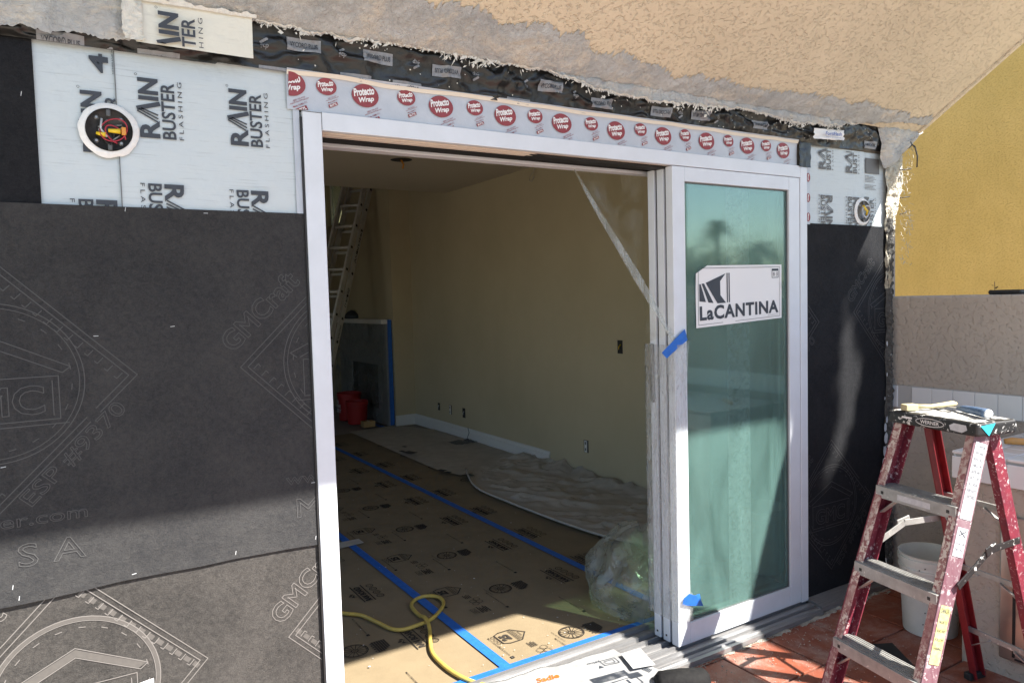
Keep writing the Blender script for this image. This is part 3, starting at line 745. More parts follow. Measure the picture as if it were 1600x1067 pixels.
# ---- round electrical boxes
def elec(loc, r, label, bright=False):
    t = thing('junction_box', label, 'electrical box', loc); x, y, z = loc
    m = MB(); n = 48; P = []; Q = []
    for k in range(n):
        th = 2*pi*k/n; ro = r*1.29*(1+.05*noise.noise(Vector((cos(th)*2.2, sin(th)*2.2, x)))+.02*noise.noise(Vector((cos(th)*9, sin(th)*9, x))))
        P.append((x+ro*cos(th), y-.001, z+ro*sin(th))); Q.append((x+r*1.11*cos(th), y-.009, z+r*1.11*sin(th)))
    R_ = [(x+r*1.0*cos(2*pi*k/n), y-.0085, z+r*1.0*sin(2*pi*k/n)) for k in range(n)]
    m.add(P+Q+R_, [(k, (k+1) % n, n+(k+1) % n, n+k) for k in range(n)]+[(n+k, n+(k+1) % n, 2*n+(k+1) % n, 2*n+k) for k in range(n)])
    m.build('sealant_ring', 'foam', t, smooth=True)
    MB().lathe([(r, -.012), (r, -.006), (r*.96, -.0045), (r*.955, -.002), (r*.10, -.0015), (.0005, -.001)], (x, y, z), 40, 'y').build('box_shell', 'box_metal' if bright else 'dark_metal', t, smooth=True)
    for sz in (-1, 1): MB().box(x-.006, x+.006, y-.010, y-.004, z+sz*r*.80-.010, z+sz*r*.80+.010).build('screw_tab', plain('box_tab', (.10, .10, .10), .5, .4), t, bevel=.003)
    for a in (.8, 2.3, 3.9, 5.4): MB().lathe([(.0005, -.007), (.0035, -.007), (.007, -.003)], (x+r*.76*cos(a), y, z+r*.76*sin(a)), 10, 'y').build('screw', 'box_metal', t)
    pts = [(x+r*(.18+.58*cos(a)), y-.016-.004*sin(a*2), z+r*(-.02+.52*sin(a)+.12*cos(a))) for a in [2*pi*k/28 for k in range(29)]]
    if not bright:
        for k in range(7):
            a0 = random.uniform(0, 2*pi); w_ = [(x+r*(.15+.6*random.random())*cos(a0+t_*1.1), y-.005-.006*sin(pi*t_), z+r*(.2+.6*random.random())*sin(a0+t_*1.1)) for t_ in (0, .33, .66, 1)]
            MB().tube(w_, .0024, 5).build('black_wire', 'black' if k % 2 else 'box_metal', t, smooth=True)
        MB().tube(pts, .0017, 6).build('red_wire', 'wire_red', t, smooth=True)
        pts = [(x+r*(.25+.42*cos(a)), y-.013, z+r*(-.22+.38*sin(a)-.2*cos(a))) for a in [2*pi*k/22 for k in range(18)]]
        MB().tube(pts, .002, 6).build('red_wire', 'wire_red', t, smooth=True)
        MB().tube([(x-r*.55, y-.011, z-r*.20), (x-.01, y-.016, z-r*.28)], [.004, .0075], 8).build('wire_nut', 'yellow_pl', t, smooth=True)
        MB().tube([(x-r*.05, y-.015, z-r*.06), (x+r*.46, y-.017, z-r*.06)], [.005, .0075], 8).build('wire_nut', 'yellow_pl', t, smooth=True)
        MB().box(x+r*.5, x+r*.5+.012, y-.018, y-.010, z-r*.22, z+r*.16).build('wire_connector', 'orange_pl', t, bevel=.002)
        MB().tube([(x-r*.3, y-.010, z+r*.5), (x-r*.36, y-.013, z), (x-r*.1, y-.012, z-r*.35)], .003, 6).build('white_wire', 'label_white', t, smooth=True)
    else:
        MB().tube([(x-.01, y-.012, z+.03), (x+.015, y-.02, z), (x+.01, y-.016, z-.02)], .006, 8).build('wire_nut', 'yellow_pl', t, smooth=True)
        MB().tube(pts, .004, 6).build('white_wire', 'label_white', t, smooth=True)
elec((.158, FY-.0095, 2.118), .0585, 'open round light box with red wires and yellow caps in white sealant')
elec((3.668, FY-.0100, 2.03), .056, 'open metal round light box sealed into the right hand flashing', True)

# ---- broken stucco edge, lath and foil at the wall's right corner
wc = thing('wire_lath', 'torn wire lath and crumpled foil at the broken right corner of the wall', 'lath', (3.95, 0, 2.2))
def lath(u, v):
    z = 1.62+v*.90; x = 3.868+u*(.045+.11*max(0, min(1, (z-1.85)/.35))); k = fractal(u*3, z*2, 1, 5, 4)
    return (x+.012*fractal(1, z, 0, 20, 3)*(1 if u > .5 else .6), .004-.028*u*(1-u)*4*.5-.016*k, z)
MB().grid(lath, 16, 90).build('foil', 'lath', wc)
for z, l, up in ((2.36, .10, .04), (2.26, .09, .01), (2.11, .08, .01), (2.44, .12, -.05), (2.02, .05, .02)):
    MB().tube([(3.94, -.03, z), (3.94+l*.6, -.045, z+up*.5), (3.94+l, -.04, z+up)], .0028, 6).build('wire', 'dark_metal', wc, smooth=True)
MB().tube([(4.0, -.035, 2.42), (4.05, -.05, 2.39), (4.075, -.05, 2.34), (4.07, -.05, 2.28)], .004, 6).build('wire', 'dark_metal', wc, smooth=True)
cr = [at(px, py, 'y', -.05) for px, py in ((1380, 190), (1405, 186), (1440, 196), (1452, 204), (1440, 216), (1428, 232), (1412, 246), (1404, 258), (1392, 262), (1386, 246), (1388, 222))]
NC = 10
def chunk(u, v):
    k = u*(len(cr)); i = int(k) % len(cr); p_ = cr[i].lerp(cr[(i+1) % len(cr)], k-int(k)); c_ = sum(cr, Vector())/len(cr)
    q_ = c_.lerp(p_, v+.04*noise.noise(Vector((p_.x*60, p_.z*60, 2)))*v); d_ = (1-v**4)
    return (q_.x, -.012-.040*d_-.016*fractal(q_.x, q_.z, 3, 22, 4)*d_, q_.z)
MB().grid(chunk, 88, 14).build('broken_render', 'cement', wc)
m = MB()
for k in range(160):
    z = random.uniform(1.75, 2.46); x = random.uniform(3.93, 4.05); a = random.uniform(0, pi); l = random.uniform(.006, .018)
    m.tube([(x-l*cos(a), -.03-random.uniform(0, .02), z-l*sin(a)), (x+l*cos(a), -.035, z+l*sin(a))], .0011, 4)
m.build('mesh_strands', 'lath', wc, stuff=True)
ce = thing('broken_stucco_edge', 'crumbling dark stucco edge with white paint splashes beside the low wall', 'stucco edge', (3.9, 0, .9))
def crumble(u, v):
    z = .0+v*2.0; w_ = .045+.02*fractal(2, z, 0, 6, 3)
    x = 3.893+(u-.5)*w_+.012*fractal(0, z, 2, 9, 4)
    return (x, .006-.030*sin(pi*u)*(.7+.8*abs(fractal(u*2, z*2, 0, 12, 3))), z)
MB().grid(crumble, 8, 220).build('crumbled_mortar', plain('crumbled_mortar', (.10, .097, .09), .95, c2=(.035, .034, .033), ns=60, bs=1, bscale=90, speck=(.55, .54, .51), speck_n=45, speck_t=.63), ce)
m = MB()
for x, z, r in ((3.845, .86, .020), (3.85, .80, .028), (3.84, .73, .024), (3.835, .66, .03), (3.83, .60, .026), (3.845, .68, .018), (3.83, .52, .02), (3.86, .90, .015), (3.835, .45, .018), (3.86, 1.15, .008), (3.86, 1.32, .012), (3.84, 1.02, .007)):
    n = 14; m.add([(x+r*(.5+.5*abs(noise.noise(Vector((k*1.3, x*40, z*9)))))*cos(2*pi*k/n), -.010, z+r*1.7*(.7+.5*noise.noise(Vector((k*2.1, z*30, 2))))*sin(2*pi*k/n)) for k in range(n)], [tuple(range(n))])
m.build('paint_splash', 'label_white', ce)
ff = thing('flashing_scrap', 'white and blue lettered flashing scrap stuck at the overhang corner', 'flashing scrap', (3.3, -.04, 2.39))
q = at(1293, 211, 'y', -.045)
MB().grid(lambda u, v: (q.x-.10+u*.24, -.040-.012*fractal(u*2, v*2, 1, 2), q.z-.026+v*.05+.012*u), 10, 5).build('scrap', 'white_print', ff, smooth=True)
m = MB(); m.d2(text('FortiFlash', .13, .018, .02, .1), lambda u, v: (q.x-.03+u, -.056, q.z-.006+v+.05*u)); m.d2(text('waterproofing', .12, .006), lambda u, v: (q.x-.03+u, -.056, q.z-.018+v+.05*u)); m.build('lettering', 'blue_ink', ff)

# ================================================================== SLIDING DOOR
X0, X1, ZT = .699, 3.192, 2.231
fd = thing('sliding_door_frame', 'white aluminium frame of the wide sliding door', 'door frame', (1.95, 0, 0))
MB().box(X0, .760, 0, .25, .0, ZT).build('jamb', 'white', fd, bevel=.002)
MB().box(3.140, X1, 0, .25, .045, ZT).build('jamb', 'white', fd, bevel=.002)
MB().box(.7605, 3.1395, 0, .022, 2.1735, ZT).build('head', 'white', fd, bevel=.002)
MB().box(.7605, 3.1395, .022, .112, 2.1765, 2.20).build('head_channel', 'cream', fd)
for y0, y1 in ((.045, .047), (.075, .078)): MB().box(.7605, 3.1395, y0, y1, 2.173, 2.1764).build('channel_rib', 'cream', fd)
MB().box(.7605, 3.1395, .112, .195, 2.215, 2.2305).build('track_slot', 'black', fd)
MB().box(.7605, 3.1395, .195, .25, 2.165, 2.2308).build('inner_head', 'white', fd, bevel=.003)
MB().box(.7605, 3.1395, .186, .1945, 2.1765, 2.2145).build('brush_seal', 'black', fd)
MB().prism([(1.60, 2.176), (1.66, 2.166), (2.30, 2.166), (2.30, 2.176)], lambda x, z: (x, .045, z), lambda x, z: (x, .11, z)).build('track_insert', 'black', fd)
MB().box(.7605, 3.1395, .023, .2495, 2.2008, 2.2145).build('head_core', 'black', fd)
MB().box(X0-.004, X0+.062, -.0015, .0, 2.2265, 2.2285).build('corner_seam', 'ink_grey', fd)
MB().box(.7595, .7605, -.0012, 0.0005, 2.176, 2.231).build('corner_seam', 'ink_grey', fd)
MB().box(X0-.006, X0-.001, .004, .1, .02, ZT-.02).build('gasket', 'black', fd)
# sill with ribbed tracks
prof = [(-.088, .002), (-.088, .022), (-.070, .024), (-.066, .030), (-.052, .030), (-.050, .020), (-.036, .020), (-.034, .034), (-.020, .036), (-.004, .036), (-.004, .026),
        (.016, .026), (.018, .046), (.028, .046), (.030, .026), (.044, .026), (.048, .034), (.058, .034), (.060, .026), (.076, .026), (.078, .046), (.088, .046), (.090, .026), (.106, .026), (.108, .034), (.116, .034),
        (.118, .026), (.134, .026), (.136, .046), (.146, .046), (.148, .026), (.172, .026), (.176, .050), (.196, .052), (.20, .040), (.236, .040), (.238, .056), (.262, .056), (.264, .03), (.264, .002)]
MB().prism(prof, lambda y, z: (.7005, y, z), lambda y, z: (3.1915, y, z)).build('sill_track', 'alu', fd)
for x in (2.12, 2.75): MB().lathe([(.0005, -.0005), (.004, -.0005)], (x, -.0885, .012), 10, 'y').build('screw', 'black', fd)

def panel(y0, label, glass, xL=2.287, front=False):
    t = thing('sliding_door_panel', label, 'door panel', (2.7, y0, .05)); y1 = y0+.042; xR = 3.137
    zb_, zt_ = .048, 2.1715
    MB().box(xL, 2.361, y0, y1, zb_, zt_).build('stile', 'white', t, bevel=.0025)
    MB().box(3.058, xR, y0, y1, zb_, zt_).build('stile', 'white', t, bevel=.0025)
    MB().box(2.3613, 3.0577, y0+.0006, y1-.0006, 2.109, zt_).build('top_rail', 'white', t, bevel=.002)
    MB().box(2.3613, 3.0577, y0+.0006, y1-.0006, zb_, .143).build('bottom_rail', 'white', t, bevel=.002)
    for nm, bx in (('glazing_bead', (2.361, 2.366, .143, 2.109)), ('glazing_bead', (3.053, 3.058, .143, 2.109)), ('glazing_bead', (2.366, 3.053, .143, .148)), ('glazing_bead', (2.366, 3.053, 2.104, 2.109))):
        MB().box(bx[0], bx[1], y0+.010, y1-.008, bx[2], bx[3]).build(nm, 'ink_grey', t)
    MB().box(2.366, 3.053, y0+.014, y0+.017, .148, 2.104).build('pane', glass, t)
    if front:
        MB().box(2.366, 3.053, y0+.030, y0+.033, .148, 2.104).build('pane', 'glass_dust', t)
    return t
p1 = panel(.003, 'front glazed door panel carrying the big white sticker', 'glass', front=True)
p2 = panel(.061, 'middle glazed door panel directly behind the stickered one', 'glass_dust', 2.289)
p3 = panel(.119, 'innermost glazed door panel with the long pull handle, nearest the room', 'glass_dust', 2.289)
MB().box(2.300, 2.36, .0455, .0605, .05, 2.165).build('weather_seal', 'black', p2)
MB().box(2.300, 2.36, .1035, .1185, .05, 2.165).build('weather_seal', 'black', p3)
MB().box(2.278, 2.2885, .132, .150, 1.135, 1.40).build('pull_handle', 'box_metal', p3, bevel=.006)
for pp, yy in ((p2, .082), (p3, .140)): MB().obox((2.2882, yy, .075), (.0008, 0, 0), (0, .004, 0), (0, 0, .004)).build('screw', 'black', pp)
# clear protective strip behind the front pane
MB().grid(lambda u, v: (2.64+u*.155, .0255+.0005*u, .15+v*1.95), 2, 20).build('protective_strip', 'film_strip', p1)
MB().box(2.955, 2.985, .0365, .0372, .42, .56).build('small_label', 'label_white', p1)

# sticker
sk = thing('sticker', 'large white sticker with black logo and lettering on the glass', 'sticker', (2.72, .0, 1.6))
def stk(off=0.0):
    def f(u, v):
        tilt = .017*u/.58*0
        curl = .020*max(0, .10-(u+(.28-v)))  # top-left corner lifts
        return (2.432+u, .0155-.0012-off-curl*2-.0025*fractal(u*3, v*3, 1, 1.5), 1.466+v+.020*(u/.58)*(1-v/.28)+.006*u/.58)
    return f
f = stk()
out = [(0, 0), (.581, 0), (.581, .278), (.075, .278), (0, .235)]
m = MB()
for i in range(16):
    for j in range(8):
        m.d2(rect(.581*i/16, .278*j/8, .581*(i+1)/16, .278*(j+1)/8), f) if not (i < 2 and j == 7) else m.d2(([(0, .24325), (.0363, .24325), (.0726, .24325), (.0726, .278)] if i == 0 else [(.0726, .24325), (.0726, .24325), (.0726, .24325)], [(0, 1, 2, 3) if i == 0 else (0, 1, 2)]), f) if i == 0 else m
m.build('backing', 'white_print', sk)
g = stk(.0012); m = MB()
m.d2(shift(text('LaCANTINA', .535, .066, .036, 0, 1.10), .022, .030), g)
m.d2(([(.062, .200), (.190, .240), (.155, .205), (.155, .140), (.190, .103), (.135, .103)], [(0, 1, 2, 3, 4, 5)]), g)
m.d2(([(.036, .197), (.052, .197), (.110, .106), (.078, .110)], [(0, 1, 2, 3)]), g); m.d2(([(.022, .195), (.030, .195), (.062, .113), (.022, .118)], [(0, 1, 2, 3)]), g)
m.d2(rect(.196, .104, .203, .242), g).d2(rect(.209, .104, .216, .242), g)
m.d2(rect_line(.014, .012, .567, .266, .002), g).d2(rect_line(.512, .212, .556, .256, .003), g).d2(rect(.512, .246, .556, .257), g)
m.d2(shift(text('B 3', .030, .019), .520, .220), g).d2(shift(text('lacantinadoors.com', .075, .004), .48, .020), g)
m.build('lettering', 'ink', sk)

# blue tape pieces
def strip(name, label, quad, mat='blue_tape', cat='tape', nrm=(0, -1, 0), thick=.0006, wob=.002):
    q0, q1, q2, q3 = [Vector(p) for p in quad]; n = Vector(nrm)
    m = MB().grid(lambda u, v: (q0*(1-u)+q1*u)*(1-v)+(q3*(1-u)+q2*u)*v+n*(wob*fractal(u*2, v*2, q0.x, 1.5)), 10, 4)
    return tag(m.build(name, mat, solid=thick), label, cat)
ty = -.008
strip('blue_tape', 'blue tape strip holding the twisted plastic to the door edge', [at(1034, 551, 'y', ty), at(1042, 560, 'y', ty), at(1074, 531, 'y', ty), at(1070, 514, 'y', ty)])
tag(MB().add([at(1066, 945, 'y', ty), at(1069, 934, 'y', ty-.006), at(1077, 927, 'y', ty-.01), at(1086, 930, 'y', ty-.012), at(1093, 927, 'y', ty-.01), at(1095, 936, 'y', ty-.008), at(1099, 946, 'y', ty), at(1082, 946, 'y', ty-.004)], [(0, 1, 7), (1, 2, 7), (2, 3, 7), (3, 4, 5), (3, 5, 7), (5, 6, 7)]).build('blue_tape', 'blue_tape', solid=.0008), 'crumpled blue tape tab low on the front door panel', 'tape')

# ---- clear plastic sheet twisted round the stacked panels
ps = thing('plastic_sheet', 'clear plastic sheet twisted and wrapped around the stacked door panels', 'plastic sheet', (2.3, .1, .2))
A = Vector((1.925, .215, 2.163)); Bp = Vector((2.285, -.004, 1.41))
def rope(u, v):
    p = A.lerp(Bp, v); w = .004+.015*sin(pi*min(1, v*1.15))**.8+.010*v; th = 2*pi*u
    k = .75+.45*noise.noise(Vector((cos(th)*1.4, sin(th)*1.4+v*.7, v*3)))
    sag = Vector((.012, 0, -.02))*sin(pi*v)
    return p+sag+Vector((cos(th)*w*k, .35*sin(th)*w*k, .42*cos(th)*w*k))
MB().grid(rope, 14, 40).build('twisted_part', 'film', ps, smooth=True)
MB().grid(lambda u, v: (A.lerp(Bp, v*.95)).lerp(Vector((2.292, .195, 2.15-.75*v)), u)+Vector((0, .012*fractal(u*2, v*3, 0, 2), 0)), 10, 24).build('hanging_flap', 'film_thin', ps, smooth=True)
path = [(2.36, .172), (2.272, .178), (2.272, .10), (2.272, .02), (2.279, -.006), (2.31, -.010), (2.345, -.009), (2.372, -.004)]
def wrap(u, v):
    s = u*(len(path)-1); i = min(int(s), len(path)-2); f_ = s-i
    x = path[i][0]+(path[i+1][0]-path[i][0])*f_; y = path[i][1]+(path[i+1][1]-path[i][1])*f_
    z = 1.40-(1.235)*v
    if u > .72:                        # free edge pulled towards the two tapes
        k = (u-.72)/.28; x -= .035*k*sin(pi*min(1, v*1.02))**.6*.8 if v < .9 else 0
        z += .05*k*(v-.5)*-1*.6
    r = .003*noise.noise(Vector((u*5+v*2.5, (u-v)*5, 2)))+.002*noise.noise(Vector(((u-v*2)*14, v*5, 5)))
    return (x-abs(r)*.9, y-(abs(r) if i > 2 else -abs(r)*.2), z)
MB().grid(wrap, 42, 90).build('wrapped_part', 'film_wrap', ps, smooth=True)
def bag(u, v):
    th = pi*1.25*u+pi*.42; h = v
    n1 = fractal(cos(th)*1.1, sin(th)*1.1, h*1.2, 1.3, 2)
    n2 = .35*noise.noise(Vector((th*2.2+h*3, h*1.3, 4)))*(.3+h)
    R_ = max(0, 1-h**2.4)**.5
    n3 = (.5-abs(noise.noise(Vector((th*3.1-h*4, h*3.5, 1)))))*.07+(.5-abs(noise.noise(Vector((th*6+h*7, h*5, 8)))))*.03
    k = (R_*.92+.08)*(1+.20*n1+.18*n2+n3)
    return (2.50+.22*k*cos(th)+.02*h, .50+.30*k*sin(th), .036+h*.41+.03*n1)
MB().grid(bag, 130, 80).build('bunched_part', 'film_bag', ps, smooth=True)

# ================================================================== ROOM INSIDE
FZ = .03
structure(MB().box(-1.6, 4.1, .264, 11.2, -.02, FZ-.012).build('floor', 'concrete'))
rw = thing('interior_wall', 'long beige interior wall on the right of the room', 'wall', (3.93, 3, 0))
MB().box(3.93, 4.05, .19, 6.42, -.02, 3.9).build('wall', 'wall_in', rw)
for y0, y1 in ((.2, 2.75), (3.36, 6.40)):
    m = MB().prism([(0, FZ), (-.018, FZ), (-.018, .125), (-.012, .135), (-.012, .15), (-.006, .16), (0, .165)], lambda a, z: (3.9295+a, y0, z), lambda a, z: (3.9295+a, y1, z))
    if y0 > 3: m.build('baseboard', 'trim', rw)
def outlet(px, py, label, w=.035, h=.055, wires=False, plate=False):
    q = at(px, py, 'x', 3.93); t = thing('wall_outlet', label, 'outlet', (3.93, q.y, q.z))
    MB().box(3.9285, 3.9299, q.y-w, q.y+w, q.z-h, q.z+h).build('box_opening', 'black', t)
    if plate:
        MB().box(3.922, 3.928, q.y-w*.6, q.y+w*.6, q.z-h*.95, q.z+h*.95).build('receptacle', 'trim', t, bevel=.003)
        for s_ in (-.5, .5): MB().box(3.9205, 3.9219, q.y-w*.25, q.y+w*.25, q.z+s_*h-.012, q.z+s_*h+.012).build('socket', 'ink_grey', t)
    else:
        MB().tube([(3.925, q.y-.01, q.z+.02), (3.915, q.y, q.z), (3.92, q.y+.008, q.z-.02)], .004, 6).build('wire', 'yellow_pl' if wires else 'label_white', t, smooth=True)
outlet(969, 542, 'open switch box with a yellow wire, high on the beige wall', .032, .055, True)
outlet(916, 697, 'bare white receptacle low on the beige wall, nearest the door', .033, .055, plate=True)
outlet(725, 645, 'open outlet box low on the wall above the dangling wire', .033, .055)
outlet(704, 640, 'middle open outlet box of the three far down the beige wall', .033, .055, plate=True)
outlet(686, 635, 'smallest open outlet box near the far corner of the beige wall', .028, .045)
q = at(735, 690, 'z', .05)
t = thing('dangling_wire', 'thin wire hanging from the wall to scraps on the drop sheet', 'wire', q)
MB().tube([at(731, 668, 'x', 3.905), at(733, 676, 'x', 3.90), at(730, 684, 'x', 3.86), at(733, 690, 'z', .06)], .003, 6).build('wire', 'ink', t, smooth=True)
MB().grid(lambda u, v: (q.x-.20+u*.28, q.y-.05+v*.22, .05+.015*fractal(u*2, v*2, 0, 3)), 8, 6).build('scrap', 'ink_grey', t)
fw = thing('fireplace_wall', 'beige wall with the chimney breast and high window at the far end', 'wall', (3.66, 8, 0))
MB().box(3.66, 4.06, 6.42, 8.2, -.02, 3.9).build('chimney_breast', 'wall_in', fw)
MB().box(3.66, 4.06, 8.2, 8.95, -.02, 2.81).build('wall_below_window', 'wall_in', fw)
MB().box(3.66, 4.06, 8.2, 8.95, 3.45, 3.9).build('wall_above_window', 'wall_in', fw)
MB().box(3.66, 4.06, 8.95, 11.2, -.02, 3.9).build('wall_end', 'wall_in', fw)
MB().box(3.645, 3.93, 6.402, 6.4195, FZ, .165).build('baseboard', 'trim', fw, bevel=.004)
wf = MB()
for bx in ((8.2, 8.23, 2.81, 3.45), (8.92, 8.95, 2.81, 3.45), (8.23, 8.92, 2.81, 2.835), (8.23, 8.92, 3.425, 3.45)): wf.box(3.74, 3.80, bx[0], bx[1], bx[2], bx[3])
wfo = wf.build('window', 'trim', fw)
MB().box(3.765, 3.77, 8.23, 8.92, 2.835, 3.425).build('pane', film_mat('window_glass', (.40, .44, .40), .95, (.5, .5, .5), bs=0), wfo)
bw = thing('interior_wall', 'dim back and left walls closing the room behind the jamb', 'wall', (0, 11.2, 0))
MB().box(-1.6, 4.06, 11.2, 11.3, -.02, 3.9).build('back_wall', 'wall_in', bw)
for y0, y1, z0, z1 in ((.19, .9, -.02, 3.9), (5.0, 11.3, -.02, 3.9), (.9, 5.0, -.02, .35), (.9, 5.0, 2.7, 3.9)): MB().box(-1.7, -1.6, y0, y1, z0, z1).build('left_wall', 'wall_in', bw)
lwf = MB()
for a in ((.9, .95, .35, 2.7), (4.95, 5.0, .35, 2.7), (2.9, 2.96, .35, 2.7), (.95, 4.95, .35, .40), (.95, 4.95, 2.65, 2.7)): lwf.box(-1.68, -1.62, a[0], a[1], a[2], a[3])
lwf.build('fill_window_frame', 'trim', bw)  # unseen window opening and frame, added to brighten the room
MB().box(-1.6, .69, .191, .25, -.02, 2.86).build('door_side_wall', 'wall_in', bw)
MB().box(3.2, 3.93, .191, .25, -.02, 2.86).build('door_side_wall', 'wall_in', bw)
MB().box(.69, 3.2, .191, .25, 2.2315, 2.86).build('door_header', 'wall_in', bw)
ce_ = MB().box(-1.6, 3.93, .191, 5.35, 2.86, 3.2).build('ceiling', 'ceil'); structure(ce_)
structure(MB().box(-1.7, 4.06, 5.35, 11.3, 3.9, 4.05).build('ceiling', 'ceil'))
structure(MB().box(-1.7, 4.06, .19, 5.36, 3.21, 4.05).build('ceiling', 'ceil'))
q = at(627, 250, 'z', 2.86)
t = thing('ceiling_light_hole', 'round hole in the ceiling with an orange wire end hanging out', 'light opening', q)
MB().lathe([(.0005, -.0008), (.095, -.0008)], q, 24).build('hole', 'black', t)
MB().tube([q+Vector((0, 0, 0)), q+Vector((.02, 0, -.04)), q+Vector((.015, .01, -.075))], .009, 6).build('wire_end', 'orange_pl', t, smooth=True)
t = thing('wire_loop', 'thin pale wire loop hanging from the ceiling edge above the wall', 'wire', at(830, 275, 'x', 3.9))
MB().tube([at(836, 262, 'x', 3.9), at(833, 270, 'x', 3.89), at(828, 276, 'x', 3.89), at(827, 282, 'x', 3.89), at(831, 284, 'x', 3.89), at(834, 276, 'x', 3.89)], .004, 5).build('wire', 'canvas', t, smooth=True)

# fireplace under plastic
fp = thing('fireplace', 'fireplace with pale mantel masked under clear plastic at the far wall', 'fireplace', (3.6, 7.3, 0))
MB().box(3.52, 3.659, 6.47, 8.32, 1.34, 1.40).build('mantel_shelf', 'trim', fp, bevel=.006)
MB().box(3.58, 3.659, 6.49, 6.80, FZ, 1.34).build('surround', 'stone', fp)
MB().box(3.58, 3.659, 7.80, 8.28, FZ, 1.34).build('surround', 'stone', fp)
MB().box(3.58, 3.659, 6.80, 7.80, .80, 1.34).build('surround', 'stone', fp)
MB().box(3.58, 3.659, 6.80, 7.80, FZ, .25).build('hearth_front', 'stone', fp)
MB().box(3.60, 3.658, 6.80, 7.80, .25, .80).build('firebox', 'black', fp)
MB().box(3.575, 3.5795, 6.78, 7.82, .22, .25).build('firebox_trim', 'box_metal', fp)
pl = thing('plastic_sheet', 'clear masking plastic taped over the fireplace front', 'plastic sheet', (3.5, 7.3, .7))
MB().grid(lambda u, v: (3.545-.03*fractal(u*3, v*2, 3, 2, 3)-.08*(1-v)**2, 6.47+u*1.85, FZ+.01+v*1.34), 50, 30).build('film', film_mat('masking_film', (.9, .92, .92), .68, (.42, .44, .44), bs=.8, bsc=6), pl, smooth=True)
strip('blue_tape', 'long blue tape strip down the right side of the fireplace plastic', [(3.595, 6.455, 1.395), (3.648, 6.455, 1.395), (3.648, 6.455, .04), (3.59, 6.455, .04)], nrm=(0, -1, 0))
strip('blue_tape', 'blue tape along the floor in front of the fireplace', [(3.50, 6.40, FZ+.012), (3.43, 6.40, FZ+.012), (3.43, 7.9, FZ+.012), (3.50, 7.9, FZ+.012)], nrm=(0, 0, 1))

def pail(name, label, c, r, h, mat, wall=.004, handle=True):
    t = thing(name, label, 'bucket', c)
    MB().lathe([(.0005, 0), (r*.86, 0), (r*.87, .006), (r*.985, h*.80), (r*1.0, h*.80+.001), (r*1.03, h*.81), (r*1.03, h*.835), (r*.99, h*.84), (r*.995, h*.90), (r*1.05, h*.905), (r*1.05, h*.955), (r*1.0, h*.96), (r*1.01, h*.985), (r*1.04, h), (r*1.0, h), (r*.96, h*.98), (r*.84, .008), (.0005, .006)], c, 40).build('bucket_body', mat, t, smooth=True).modifiers.new('edges', 'EDGE_SPLIT').split_angle = radians(35)
    return t
t = pail('bucket', 'red bucket with white lettering beside the fireplace, nearly hidden by the jamb', (3.34, 7.28, FZ+.012), .155, .37, 'red_pail')
m = MB(); m.d2(join2(shift(text('THE', .10, .04, .02), .0, .08), shift(text('HOME', .16, .05, .02), 0, .02), shift(text('DEPOT', .17, .05, .02), 0, -.045)), lambda u, v: (3.34-.158+.03*abs(u-.08)*2, 7.28+.06-u*.95, .20+v)); m.build('lettering', 'white_print', t)
pail('bucket', 'plain red bucket in front of the lettered red one', (3.31, 6.90, FZ+.012), .14, .30, 'red_pail')
t = thing('carton', 'small brown box on the floor by the red buckets', 'box', (3.33, 6.55, FZ+.012))
MB().box(3.25, 3.40, 6.50, 6.62, FZ+.012, .115).build('box_body', 'carton', t, bevel=.003); MB().box(3.31, 3.34, 6.499, 6.621, .1155, .117).build('seal_strip', 'butyl_edge', t)
t = thing('dust_mask', 'dark bundle lying on the mantel shelf', 'bundle', (3.58, 7.75, 1.40))
MB().lathe([(.0005, .12), (.05, .10), (.10, .05), (.11, .01), (.10, .0), (.0005, 0)], (3.59, 7.75, 1.401), 16).build('cloth_bundle', 'ink', t, smooth=True)

# extension ladder leaning on the far wall
el = thing('extension_ladder', 'aluminium extension ladder leaning against the wall by the high window', 'ladder', (3.0, 7.2, FZ))
base = at(523, 545, 'y', 6.30); topp = at(580, 287, 'y', 6.90)
Dl = (topp-base).normalized(); U = Vector((-Dl.y, Dl.x, 0)).normalized(); nrm = Dl.cross(U)
if nrm.x < 0: nrm = -nrm
lo = base-Dl*((base.z-FZ-.02)/Dl.z); hi = topp+Dl*.02
for k, sh in enumerate((0.0, -.13)):
    for yy in (0, .31):
        o_ = nrm*sh
        MB().bar(lo+U*yy+o_, hi+U*yy+o_, U, .030, .080).build('rail', 'ladder_alu', el, bevel=.004)
L = (hi-lo).length
for i in range(1, int(L/.305)+1):
    for sh in (0, -.13):
        c = lo+Dl*(.305*i)+nrm*sh
        if c.z > hi.z-.05: continue
        MB().tube([c-U*.010, c+U*.32], .019, 8).build('rung', 'ladder_alu', el, smooth=True)
        MB().obox(c-U*.0162, Dl*.015, nrm*.018, U*.0006).build('rung_end', 'black', el)
m = MB()
for s0, s1, tx in ((1.45, 1.9, 'WERNER'), (.85, 1.1, 'D-RUNG'), (.4, .6, 'CAUTION')):
    vf = text(tx, s1-s0, .035, .02)
    m.d2(vf, lambda u, v: tuple(base+Dl*(s0-.3+u)+nrm*(v-.018)-U*.0165))
m.build('lettering', 'ink', el)
